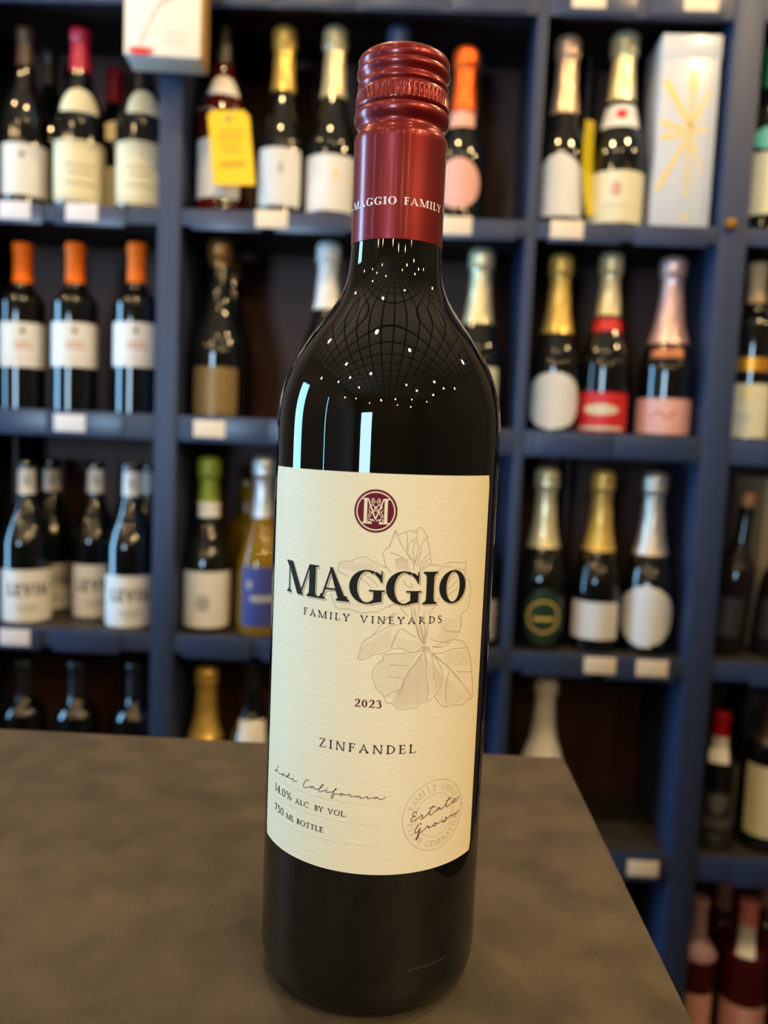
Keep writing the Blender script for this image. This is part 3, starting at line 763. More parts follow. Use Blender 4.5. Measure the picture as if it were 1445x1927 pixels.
for _i, (_w, _a, _b, _z0, _z1) in enumerate(WINDOWS):
    window('window_%d' % (_i + 1), 'x' if _w == 'left' else 'y', (X0 if _w == 'left' else Y0) - 0.09, _a, _b, _z0, _z1, 1)

# ------------------------------------------------------------------ pendant lamps with warm bulbs
M_BULB = mat('warm_bulb', (1, 0.8, 0.5), 0.3, emit=(1.0, 0.62, 0.25), estr=25.0)
M_CORD = mat('black_cord', (0.01, 0.01, 0.01), 0.6)
_lampspots = []
for ix, x in enumerate((-2.1, -1.2, -0.35, 0.55, 1.4, 2.3)):
    for iy, y in enumerate((-3.9, -3.0, -2.1, -1.25, -0.45, 0.48)):
        if (ix * 7 + iy * 3) % 5 == 0:
            continue
        _lampspots.append((x + 0.18 * math.sin(ix * 5 + iy * 2.3), y + 0.16 * math.cos(ix * 3.1 + iy * 4.7), 1.45 + 0.12 * math.sin(ix + 2.7 * iy)))
_pl = None
_lights = {}
for _n, _e in (('key', KEY_W), ('shelf', SHELF_W), ('dim', DIM_W)):
    _lights[_n] = bpy.data.lights.new('bulb_light', 'SPOT' if _n == 'key' else 'POINT')
    if _n == 'key':
        _lights[_n].spot_size = math.radians(40)
        _lights[_n].spot_blend = 1.0
    _lights[_n].energy = _e
    _lights[_n].color = (1.0, 0.70, 0.34)
    _lights[_n].shadow_soft_size = 0.03
for li, (x, y, z) in enumerate(_lampspots):
    kind = 'shelf' if y > 0.2 else 'key' if (x > 1.0 and -2.6 < y < -0.9) else 'dim'
    root = empty('pendant_lamp', (x, y, z))
    tag(root, 'small black pendant lamp with a warm bulb hanging from the tiled ceiling', 'lamp', 'pendant lamps over the shop floor')
    if _pl is None:
        v, f = lathe([(0.032, 0.0), (0.033, 0.002), (0.031, 0.07), (0.024, 0.11), (0.008, 0.125), (0.0, 0.126)], 20)
        h = mesh_obj('lamp_shade', v, f, M_BLACK, root)
        v, f = lathe([(0.0, 0.002), (0.018, 0.008), (0.024, 0.025), (0.018, 0.05), (0.012, 0.085), (0.0, 0.09)], 12)
        b = mesh_obj('bulb', v, f, M_BULB, root)
        _pl = (h, b)
    else:
        for src in _pl:
            c = src.copy()
            COL.objects.link(c)
            c.parent = root
    if kind == 'key':                        # these shades are tipped towards the counter
        q_ = (Vector((0.0, 0.0, 0.12)) - Vector((x, y, z))).to_track_quat('-Z', 'Y')
        for c in root.children:
            c.rotation_mode = 'QUATERNION'
            c.rotation_quaternion = q_
            c.location = Vector((0, 0, 0.125)) - q_ @ Vector((0, 0, 0.125))
    v, f = lathe([(0.003, 0.125), (0.003, CEIL - z)], 6)
    mesh_obj('cord', v, f, M_CORD, root)
    lo = bpy.data.objects.new('bulb_light', _lights[kind])
    COL.objects.link(lo)
    lo.parent = root
    lo.location = (0, 0, -0.040)
    if kind == 'key':
        lo.rotation_mode = 'QUATERNION'
        lo.rotation_quaternion = q_
        lo.location = Vector((0, 0, 0.125)) - q_ @ Vector((0, 0, 0.165))

# ------------------------------------------------------------------ counter with the bottle on it
M_TOP = mat('brown_stone_laminate', srgb(97, 87, 73), 0.48, noise=0.3, nscale=45, bump=0.3, bscale=420, col2=srgb(70, 63, 53), detail=12, contrast=(0.28, 0.72))
M_TBODY = mat('dark_counter_panel', srgb(40, 34, 30), 0.5, noise=0.2, nscale=6)
counter = tag(empty('counter', (0.1044, 0.1907, FLOOR), 0.006), 'dark brown stone-look counter with a square corner', 'counter')
box('counter_top', (-1.55, -1.05, -FLOOR - 0.03), (0.0, 0.0, -FLOOR), M_TOP, counter, bevel=0.0008)
for lo, hi in (((-1.50, -0.05, 0.0), (-0.05, -0.03, 0.99)), ((-1.50, -1.02, 0.0), (-0.05, -1.0, 0.99)),
               ((-0.07, -1.0, 0.0), (-0.05, -0.05, 0.99)), ((-1.50, -1.0, 0.0), (-1.48, -0.05, 0.99))):
    box('side_panel', lo, hi, M_TBODY, counter)

# ------------------------------------------------------------------ wall shelving
ZS = [(0.905, 0.867), (0.545, 0.517), (0.202, 0.158), (-0.180, -0.213), (-0.532, -0.574), (-0.930, -0.970)]
BAYS = [(-0.800, -0.432), (-0.393, 0.182), (0.199, 0.495), (0.542, 0.930)]
YF, YB, ZTOP = 1.12, 1.365, 1.30
shelf_unit = tag(empty('shelving_unit', (0, 0, FLOOR)), 'blue painted wall shelving holding rows of bottles', 'shelf')


def sbox(name, lo, hi, m, parent=None, bevel=0.0015):
    return box(name, (lo[0], lo[1], lo[2] - FLOOR), (hi[0], hi[1], hi[2] - FLOOR), m, parent or shelf_unit, bevel)


for a, b in ((-0.84, -0.80), (-0.432, -0.393), (0.495, 0.542), (0.93, 0.97)):
    sbox('upright', (a, YF, FLOOR), (b, YB, ZTOP), M_BLUE, bevel=0.003)
sbox('divider_panel', (0.182, YF + 0.004, FLOOR), (0.199, YB, ZTOP), M_BLUE)
sbox('top_board', (-0.86, YF - 0.02, ZTOP), (0.99, YB + 0.01, ZTOP + 0.04), M_BLUE, bevel=0.004)
_holders = {0: (0.12, 0.138), 1: (0.118, 0.140), 2: (0.128, 0.131), 3: (0.118, 0.140), 4: (0.118, 0.140), 5: (0.128, 0.131)}
for bi, (a, b) in enumerate(BAYS):
    sbox('back_panel', (a, YB - 0.012, FLOOR), (b, YB, ZTOP), M_BROWN, bevel=0)
    for zi, (zt, zb) in enumerate(ZS):
        sh = sbox('shelf_board', (a, YF + 0.012, zt - 0.022), (b, YB - 0.012, zt - 0.001), M_SHELFTOP, bevel=0)
        sbox('front_lip', (a, YF + 0.002, zb), (b, YF + 0.014, zt), M_BLUE, sh)
        w, pitch = _holders[zi]
        n = int((b - a - 0.01) / pitch)
        x = a + ((b - a) - (n * pitch - (pitch - w))) / 2
        for k in range(n):
            drop = 0.006 if zi in (1, 3, 4) else -0.004
            sbox('tag_holder', (x + k * pitch, YF - 0.001, zb - drop), (x + k * pitch + w, YF + 0.0015, zt - 0.001), M_HOLDER, sh, 0.0006)
# thin dark dividers between the bottle columns, set back from the front
for x, z0, z1 in ((-0.740, -0.180, 0.157), (0.100, 0.545, 0.866), (-0.240, 0.545, 0.866), (-0.06, 0.202, 0.516), (-0.02, -0.18, 0.157), (0.302, -0.18, 0.157), (0.295, 0.545, 0.866)):
    sbox('inner_divider', (x - 0.003, YF + 0.14, z0), (x + 0.003, YB - 0.012, z1), M_DARKDIV, bevel=0)
v, f = lathe([(0.0, 0.0), (0.007, 0.0), (0.0095, 0.004), (0.008, 0.009), (0.0, 0.0105)], 16)
kn = mesh_obj('screw_knob', v, f, M_BRASS, shelf_unit)
kn.location = (0.512, YF - 0.0, 0.549 - FLOOR)
kn.rotation_euler = (math.pi / 2, 0, 0)

_tags = [(-0.673, 0.532, 'W', 'price tag under the plain white-label bottle at top left'), (-0.559, 0.532, 'W', 'price tag under the red-capsuled bottle on the top left shelf'),
         (-0.240, 0.532, 'C', 'cream price tag under the gold-foiled bottle beside yellow tag'), (0.065, 0.532, 'C', 'cream price tag under the orange-foiled bottle'),
         (0.248, 0.532, 'C', 'cream price tag under the pointed shield label bottle'), (0.261, 0.893, 'C', 'price tag cut by the top picture edge, above pointed shield label'),
         (0.439, 0.893, 'C', 'price tag at the top picture edge above the gift box'), (-0.577, 0.181, 'W', 'price tag under the orange-capsuled bottles'),
         (-0.336, 0.181, 'C', 'cream price tag under the dull gold label bottle'), (-0.672, -0.198, 'W', 'price tag under block-lettered bottle at far left'),
         (0.350, -0.196, 'C', 'cream price tag under the oblong white label, left of a pair'), (0.439, -0.196, 'C', 'cream price tag under the egg-shaped white label'),
         (0.449, -0.556, 'C', 'lone cream price tag on low shelf right of the counter')]
for x, z, k, t in _tags:
    o = box('price_tag', (-0.027, -0.0006, -0.0145), (0.027, 0.0, 0.0145), M_TAG if k == 'C' else M_TAGW, bevel=0.0002)
    o.location = (x, YF - 0.0012, z)
    tag(o, t, 'price tag', 'shelf price tags')

# ------------------------------------------------------------------ the wine bottle on the counter
M_WGLASS = mat('black_wine_glass', (0.0035, 0.0038, 0.003), 0.02, noise=0.1, nscale=30, ior=1.52)
M_CAP = mat('burgundy_metal_cap', srgb(124, 11, 17), 0.38, metal=0.6, noise=0.12, nscale=300, bump=0.05, bscale=2500, coat=0.5, coat_rough=0.14)
M_LABEL = mat('laid_cream_label', srgb(240, 227, 191), 0.62, noise=0.05, nscale=0.25, bump=0.30, bscale=0.8, stretch=(0.6, 1.35, 1), coord='UV')
M_INK = mat('dark_olive_ink', srgb(26, 26, 20), 0.7, spec=0.2)
M_INKP = mat('dark_plum_ink', srgb(44, 12, 22), 0.7, spec=0.2)
M_INKR = mat('wine_red_ink', srgb(104, 20, 40), 0.7, spec=0.2)
M_INKC = mat('copper_ink', srgb(176, 116, 70), 0.4)
M_INKF = mat('fawn_ink', srgb(196, 172, 138), 0.6)
M_INKF2 = mat('pale_fawn_ink', srgb(210, 188, 152), 0.6)
M_WHITEINK = mat('white_ink', srgb(240, 232, 228), 0.5)

bottle = tag(empty('wine_bottle', (0, 0, 0)), 'large black wine bottle with burgundy screw cap and cream label on the counter', 'bottle')
RB = 0.037
_p = [(0.0, 0.004), (0.018, 0.0016), (0.030, 0.0), (0.0335, 0.0006), (0.0357, 0.003), (0.0367, 0.007), (0.037, 0.013), (0.037, 0.05), (0.037, 0.11), (0.037, 0.172)]
_sh = [(0.037, 0.172), (0.037, 0.180), (0.0369, 0.186), (0.0366, 0.190), (0.0360, 0.194), (0.0350, 0.198), (0.0336, 0.202), (0.0317, 0.206), (0.0294, 0.210), (0.0263, 0.2145), (0.0228, 0.219),
       (0.0197, 0.223), (0.0173, 0.227), (0.0159, 0.231), (0.0151, 0.236), (0.0147, 0.242), (0.0143, 0.252)]
_rs = [rad_at(_sh, 0.172 + 0.0005 * i) for i in range(161)]
for _k in range(40):                                    # iron the shoulder curve smooth
    _rs = [_rs[0]] + [(_rs[i - 1] + 2 * _rs[i] + _rs[i + 1]) / 4 for i in range(1, 160)] + [_rs[160]]
PROF = smooth_prof(_p, 4) + [(r, 0.172 + 0.0005 * i) for i, r in enumerate(_rs) if i > 0]
v, f = lathe(PROF, 128)
mesh_obj('glass_body', v, f, M_WGLASS, bottle, sharp=60)

# screw cap: skirt, beads, knurled band, rounded top
_c = [(0.0146, 0.2424), (0.0149, 0.2426), (0.0149, 0.2435), (0.0149, 0.258), (0.0149, 0.2735), (0.0151, 0.2752), (0.0149, 0.2762), (0.0144, 0.2770), (0.0140, 0.2780), (0.0139, 0.2789), (0.0142, 0.2797),
      (0.0149, 0.2806), (0.0153, 0.2818), (0.0153, 0.2832), (0.0150, 0.2839), (0.01455, 0.2842), (0.0149, 0.2846), (0.0151, 0.2853),
      (0.0149, 0.2857), (0.0149, 0.2888), (0.0149, 0.2892), (0.0147, 0.2900), (0.0141, 0.2908), (0.0145, 0.2915), (0.0146, 0.2921), (0.0140, 0.2931), (0.0140, 0.2938), (0.0146, 0.2947),
      (0.0150, 0.2957), (0.0149, 0.2966), (0.0143, 0.2974), (0.0146, 0.2981), (0.0147, 0.2997), (0.0142, 0.3008), (0.0133, 0.3015), (0.0115, 0.3019), (0.006, 0.3020), (0.0, 0.3020)]
_kn = {i for i, (r, z) in enumerate(_c) if 0.2856 < z < 0.2889}
v, f = lathe(_c, 216, rmod=lambda i, k: (0.00018 if (k % 4) < 2 else -0.00028) if i in _kn else 0.0)
cap = mesh_obj('screw_cap', v, f, M_CAP, bottle, sharp=50)
RC = 0.0149
_t = text_strips('MAGGIO', -17.5, -0.15, 252.8, 2.3, 0.24, 0.07, 0.09, 0.16) + text_strips('FAMILY', 2.15, 17.05, 252.8, 2.3, 0.20, 0.07, 0.09, 0.16)
_t += text_strips('VINEYARDS', 19.6, 42.0, 252.8, 2.3, 0.20, 0.07, 0.09, 0.16) + text_strips('-', -23.5, -19.0, 252.6, 2.3, 0.2, 0.1, 0.09)
wrap_strips('cap_lettering', _t, RC, M_WHITEINK, cap, off=0.00006, maxl=0.0004)

# label sheet
RL = RB + 0.00015
V, F, UV = [], [], []
nu, nz = 96, 40
UL, UR, ZB_, ZT_ = -0.0440, 0.0398, 0.0491, 0.1709
for layer in (0, 1):
    for i in range(nz + 1):
        z = ZB_ + (ZT_ - ZB_) * i / nz
        for k in range(nu + 1):
            u = UL + (UR - UL) * k / nu
            dz = min(z - ZB_, ZT_ - z)
            if i in (0, nz):
                u = max(UL + 0.0006, min(UR - 0.0006, u))
            a = u / RB
            r = RL if layer == 0 else RB - 0.0002
            V.append((r * math.sin(a), -r * math.cos(a), z))
            UV.append((u * 1000, z * 1000))
n = nu + 1
for i in range(nz):
    for k in range(nu):
        F.append((i * n + k, i * n + k + 1, (i + 1) * n + k + 1, (i + 1) * n + k))
q = (nz + 1) * n
for k in range(nu):
    F.append((k + 1, k, q + k, q + k + 1))
    F.append((nz * n + k, nz * n + k + 1, q + nz * n + k + 1, q + nz * n + k))
for i in range(nz):
    F.append((i * n, (i + 1) * n, q + (i + 1) * n, q + i * n))
    F.append(((i + 1) * n + nu, i * n + nu, q + i * n + nu, q + (i + 1) * n + nu))
label = mesh_obj('paper_label', V, F, M_LABEL, bottle, uv=UV, sharp=40)

E1, E2, E3, E4 = 0.00004, 0.00006, 0.00008, 0.00010
wrap_strips('flower_print', [stroke(s, 0.22, 4) for s in unpack(FLOWER)], RL, M_INKF, label, E1)
wrap_strips('flower_hatching', [stroke(s, 0.11, 3) for s in unpack(HATCH)], RL, M_INKF2, label, E1)
_mag = [('M', -32.85, -19.0), ('A', -18.9, -8.5), ('G', -8.75, 1.95), ('G', 2.2, 12.95), ('I', 13.35, 18.1), ('O', 18.75, 29.0)]


def maggio(du, dv):
    out = []
    for c, a, b in _mag:
        k = b - a
        st, ha, se = {'M': (0.235, 0.055, 0.09), 'A': (0.24, 0.055, 0.10), 'G': (0.235, 0.055, 0.11), 'I': (0.26, 0.06, 0.115), 'O': (0.245, 0.06, 0.1)}[c]
        out += glyph_fit(c, a + du, b + du, 132.5 + dv, 9.85, st, ha, se)
    return out


wrap_strips('title_shadow', maggio(0.42, -0.42), RL, M_INKC, label, E2)
wrap_strips('title_gap', maggio(0.22, -0.22), RL, M_LABEL, label, E3)
wrap_strips('title_lettering', maggio(0, 0), RL, M_INK, label, E4)
for _n, _set in (('producer_lettering', (('FAMILY', -24.3, -8.2, 126.65, 2.25, 0.15, 0.085, 0.075, 0.42), ('VINEYARDS', -4.95, 20.1, 126.65, 2.25, 0.15, 0.085, 0.075, 0.42))),
                 ('variety_lettering', (('ZINFANDEL', -16.6, 13.45, 87.05, 2.75, 0.14, 0.075, 0.075, 0.36),)),
                 ('alcohol_lettering', (('14.0%', -36.9, -27.0, 66.6, 2.5, 0.13, 0.08, 0.05, 0.12), ('ALC.', -25.2, -19.2, 66.6, 1.75, 0.16, 0.09, 0.075, 0.16),
                                        ('BY', -17.45, -14.4, 66.6, 1.75, 0.16, 0.09, 0.075, 0.16), ('VOL.', -12.9, -6.8, 66.6, 1.75, 0.16, 0.09, 0.075, 0.16))),
                 ('volume_lettering', (('750', -36.6, -30.9, 60.2, 2.4, 0.13, 0.08, 0.05, 0.12), ('ML', -29.3, -25.6, 60.2, 1.75, 0.16, 0.09, 0.075, 0.16), ('BOTTLE', -24.3, -14.2, 60.2, 1.75, 0.16, 0.09, 0.075, 0.14)))):
    _t = []
    for _a in _set:
        _t += text_strips(*_a)
    wrap_strips(_n, _t, RL, M_INKP, label, E2)
wrap_strips('vintage_lettering', text_strips('2023', -5.65, 2.3, 101.15, 2.3, 0.19, 0.08, 0.06, 0.16), RL, M_INKR, label, E2)
wrap_strips('script_lettering', [stroke(s, 0.20, 5) for s in unpack(SCRIPT)], RL, M_INKP, label, E2)
wrap_strips('estate_lettering', [stroke(s, 0.25, 5) for s in unpack(ESTATE)], RL, M_INKR, label, E3)
_d = []
for z in (71.1, 64.9, 58.2):
    for k in range(48):
        _d.append(ring_strip(-36.5 + 40 * k / 47, z, 0.0, 0.15, 8))
wrap_strips('dotted_rules', _d, RL, M_INKF, label, E1)
_s = [ring_strip(21.5, 66.3, 11.05, 11.3, 72), ring_strip(21.5, 66.3, 6.8, 7.0, 56)]
_s += arc_text('FAMILY-OWNED', 21.5, 66.3, 9.0, 1.9, -75, 78) + arc_text('FIFTH GENERATION', 21.5, 66.3, 9.0, 1.9, 262, 98, inward=True)
wrap_strips('seal_print', _s, RL, M_INKF2, label, E1)
# round M emblem
LX, LY, LR = -1.72, 159.9, 6.35
wrap_strips('emblem_disc', [ring_strip(LX, LY, 0.0, LR, 72)], RL, M_INKR, label, E1, maxl=0.002)
_e = [ring_strip(LX, LY, LR * 0.845, LR * 0.90, 72)]


def em(pts, w):
    return stroke([(LX + x * LR, LY + y * LR) for x, y in pts], w * LR, 5)


def emq(x0, y0, x1, y1, w):
    return ([(LX + x0 * LR, LY + y0 * LR), (LX + x1 * LR, LY + y1 * LR)], [(LX + (x0 + w) * LR, LY + y0 * LR), (LX + (x1 + w) * LR, LY + y1 * LR)])


for sx in (-1, 1):
    _e += [em([(sx * 0.47, 0.54), (sx * 0.47, -0.54)], 0.15), em([(sx * 0.62, 0.55), (sx * 0.34, 0.55)], 0.06), em([(sx * 0.62, -0.55), (sx * 0.16, -0.57)], 0.06),
           em([(sx * 0.36, 0.55), (0.0, -0.38)], 0.06), em([(0.0, 0.20), (sx * 0.30, -0.33)], 0.03), em([(sx * 0.07, 0.48), (sx * 0.03, 0.42), (sx * 0.08, 0.38), (sx * 0.14, 0.46), (sx * 0.09, 0.56), (sx * 0.17, 0.55), (sx * 0.20, 0.42), (sx * 0.10, 0.26), (0.0, 0.14), (0.0, 0.0)], 0.028),
           em([(sx * 0.02, 0.14), (sx * 0.14, 0.28), (sx * 0.27, 0.24), (sx * 0.28, 0.12), (sx * 0.20, 0.13)], 0.028), em([(sx * 0.33, 0.05), (sx * 0.26, -0.06), (sx * 0.32, -0.18), (sx * 0.34, -0.30)], 0.03),
           em([(sx * 0.33, -0.36), (sx * 0.34, -0.48), (sx * 0.24, -0.52), (sx * 0.18, -0.44), (sx * 0.26, -0.38), (sx * 0.10, -0.42), (sx * 0.05, -0.48)], 0.04),
           em([(0.0, 0.02), (sx * 0.16, -0.06), (sx * 0.30, -0.02)], 0.025)]
wrap_strips('emblem_letter', _e, RL, M_LABEL, label, E2)
# faint batch code dotted on the glass below the label
M_DOT = mat('faint_code_print', srgb(64, 60, 52), 0.6)
_d = []
for k in range(11):
    _d.append(ring_strip(15.0 + 1.35 * k, 17.2 + 0.0 * k, 0.25, 0.45, 10))
wrap_strips('batch_code', _d, RB, M_DOT, bottle, 0.00003)
# ------------------------------------------------------------------ bottles on the shelves
def foil(n, c, rough=0.34, metal=0.55):
    return mat(n, c, rough, metal=metal, noise=0.25, nscale=90, bump=0.5, bscale=260)


FM = {'cap_brown': mat('brown_capsule', srgb(74, 56, 46), 0.35), 'cap_red': mat('crimson_capsule', srgb(190, 24, 60), 0.35, noise=0.15),
      'cap_black': mat('black_capsule', (0.014, 0.014, 0.016), 0.32), 'cap_green': mat('green_capsule', srgb(50, 150, 96), 0.35),
      'cap_orange': mat('orange_capsule', srgb(255, 116, 4), 0.5, noise=0.08, spec=0.25), 'cap_tan': mat('tan_stopper', srgb(206, 172, 126), 0.6, noise=0.2),
      'cap_redplastic': mat('red_plastic_cap', srgb(196, 16, 28), 0.4), 'cap_pinkgrey': mat('pink_grey_capsule', srgb(188, 150, 158), 0.4),
      'cap_pink': mat('pink_capsule', srgb(226, 136, 132), 0.4),
      'foil_gold': foil('gold_foil', srgb(244, 206, 112)), 'foil_palegold': foil('pale_gold_foil', srgb(244, 232, 186)), 'foil_rose': foil('rose_silver_foil', srgb(240, 205, 175)),
      'foil_blue': foil('blue_grey_foil', srgb(92, 112, 150)), 'foil_orange': foil('orange_foil', srgb(255, 110, 30), 0.4, 0.5), 'foil_bronze': foil('bronze_foil', srgb(150, 110, 60)),
      'foil_white': foil('white_foil', srgb(240, 240, 236), 0.38, 0.1), 'foil_pink': foil('pink_foil', srgb(244, 196, 186), 0.36, 0.6), 'foil_green': foil('olive_foil', srgb(142, 160, 44), 0.45, 0.2),
      'foil_silver': foil('silver_foil', srgb(226, 232, 238), 0.34, 0.7), 'foil_rosesilver': foil('warm_silver_foil', srgb(232, 220, 206), 0.36, 0.7)}
LM = {'white': M_PAPER, 'cream': M_CREAM, 'pink': mat('pink_label_paper', srgb(240, 176, 160), 0.55, noise=0.15, nscale=50), 'mint': mat('mint_label_paper', srgb(120, 210, 186), 0.6),
      'bronze': mat('dull_gold_label', srgb(150, 122, 72), 0.45, metal=0.3, noise=0.4, nscale=60), 'redp': mat('red_label_paper', srgb(214, 34, 36), 0.5, noise=0.1),
      'copper': mat('copper_band', srgb(176, 112, 74), 0.4, metal=0.5), 'goldp': mat('gold_band', srgb(226, 158, 50), 0.35, metal=0.6), 'blue': mat('blue_label_paper', srgb(62, 72, 150), 0.5, noise=0.2, nscale=40),
      'dkgreen': mat('dark_green_label', srgb(34, 62, 44), 0.4, noise=0.3, nscale=60), 'greyprint': mat('charcoal_label', srgb(44, 44, 44), 0.55, noise=0.3, nscale=60)}


def tinted(n, c):
    return mat(n, c, 0.04, trans=0.75, noise=0.1, nscale=10)


GM = {'GLASS': M_GLASS, 'GREEN': M_GREEN, 'ROSE': tinted('rose_wine_glass', srgb(140, 26, 16)), 'YELLOW': tinted('yellow_wine_glass', srgb(236, 190, 40))}
STY = {'champ': [(0.0, 0.014), (0.55, 0.006), (0.86, 0.0), (0.97, 0.008), (1.0, 0.024), (1.0, 0.2), (1.0, 0.355), (0.97, 0.40), (0.885, 0.455), (0.765, 0.505), (0.645, 0.555), (0.54, 0.61), (0.465, 0.67), (0.415, 0.74), (0.38, 0.81), (0.355, 0.89)],
       'burgundy': [(0.0, 0.014), (0.55, 0.006), (0.88, 0.0), (0.97, 0.008), (1.0, 0.022), (1.0, 0.2), (1.0, 0.45), (0.97, 0.51), (0.86, 0.575), (0.70, 0.635), (0.54, 0.69), (0.43, 0.745), (0.375, 0.80), (0.35, 0.87), (0.345, 0.93)],
       'bord': [(0.0, 0.014), (0.55, 0.006), (0.9, 0.0), (0.98, 0.008), (1.0, 0.02), (1.0, 0.2), (1.0, 0.60), (0.975, 0.635), (0.90, 0.665), (0.75, 0.695), (0.56, 0.72), (0.46, 0.745), (0.41, 0.78), (0.39, 0.86), (0.385, 0.93)]}
LIP = {'champ': [(0.345, 0.905), (0.39, 0.912), (0.39, 0.925), (0.36, 0.93), (0.34, 0.945), (0.34, 0.985), (0.0, 0.99)],
       'burgundy': [(0.35, 0.945), (0.40, 0.95), (0.40, 0.985), (0.37, 0.995), (0.0, 0.996)],
       'bord': [(0.39, 0.945), (0.43, 0.95), (0.43, 0.985), (0.40, 0.995), (0.0, 0.996)]}


def make_bottle(spec):
    name, text, cat, group, X, Y, Z, H, R, style, glass, capz, labels = spec
    H, R = H * 0.001, R * 0.001
    root = tag(empty(name, (X * 0.001, Y * 0.001, Z * 0.001)), text, cat, group)
    prof = smooth_prof([(r * R, z * H) for r, z in STY[style]], 3) + [(r * R, z * H) for r, z in LIP[style]]
    v, f = lathe(prof, 40)
    mesh_obj('glass', v, f, GM[glass], root, sharp=50)
    body = [p for p in prof if p[1] <= H * 0.94]
    if capz:
        z0 = capz[0] * 0.001
        off = 0.0009
        if style == 'champ':
            low = [(r + off + 0.0008, z) for r, z in body if z0 < z < H * 0.86]
            c = [(rad_at(body, z0) + 0.0004, z0), (rad_at(body, z0) + off + 0.0008, z0 + 0.0005)] + low
            c += [(0.415 * R, 0.865 * H), (0.43 * R, 0.882 * H), (0.50 * R, 0.889 * H), (0.515 * R, 0.902 * H), (0.48 * R, 0.914 * H), (0.50 * R, 0.930 * H),
                  (0.51 * R, 0.952 * H), (0.485 * R, 0.975 * H), (0.38 * R, 0.993 * H), (0.22 * R, 0.999 * H), (0.0, H)]
            v, f = lathe(c, 40, rmod=lambda i, k: 0.0005 * math.sin(k * 1.7 + i * 2.1) + 0.0004 * math.sin(k * 0.9 - i))
        else:
            low = [(r + off, z) for r, z in body if z0 < z < H * 0.93]
            nr = rad_at(body, H * 0.93) + off
            c = [(rad_at(body, z0) + 0.0003, z0), (rad_at(body, z0) + off, z0 + 0.0004)] + low + [(nr, 0.935 * H), (nr + 0.0018, 0.945 * H), (nr + 0.0018, 0.985 * H), (nr + 0.0006, 0.996 * H), (nr * 0.7, H), (0.0, H * 1.0005)]
            v, f = lathe(c, 36)
        mesh_obj('foil' if style == 'champ' else 'capsule', v, f, FM[capz[1]], root, sharp=50)

    def rf(z):
        r = rad_at(body, max(0.0, z))
        if capz and z > capz[0] * 0.001 - 0.002:
            r += 0.0019
        return r
    out = {}
    for pn, z0, z1, half, phi, shape, m in labels:
        z0 = max(z0, 3.0)
        zm = (z0 + z1) / 2000
        hr = rf(zm)
        half_m = min(half * 0.001 * (hr / R if pn != 'label' else 1.0) * (R / hr if pn != 'label' else 1.0), 1.35 * hr)
        o = patch(pn, rf, z0 * 0.001, z1 * 0.001, half_m, LM[m], root, shape=shape, phi=phi, corner=0.002 if pn == 'label' and shape == 'rect' else 0.0, nz=14 if shape != 'rect' else 8)
        out[pn] = (o, z0, z1, half_m, phi, hr)
    return root, out


made = []
for spec in BOTTLES:
    made.append((spec, *make_bottle(spec)))


def dot(cx, cz, a, b, n=20):
    L, Rr = [], []
    for i in range(n + 1):
        t = math.pi * 2 * i / n
        L.append((cx, cz))
        Rr.append((cx + a * math.cos(t), cz + b * math.sin(t)))
    return (L, Rr)


def bar(x0, z0, x1, z1):
    return ([(x0, z0), (x0, z1)], [(x1, z0), (x1, z1)])


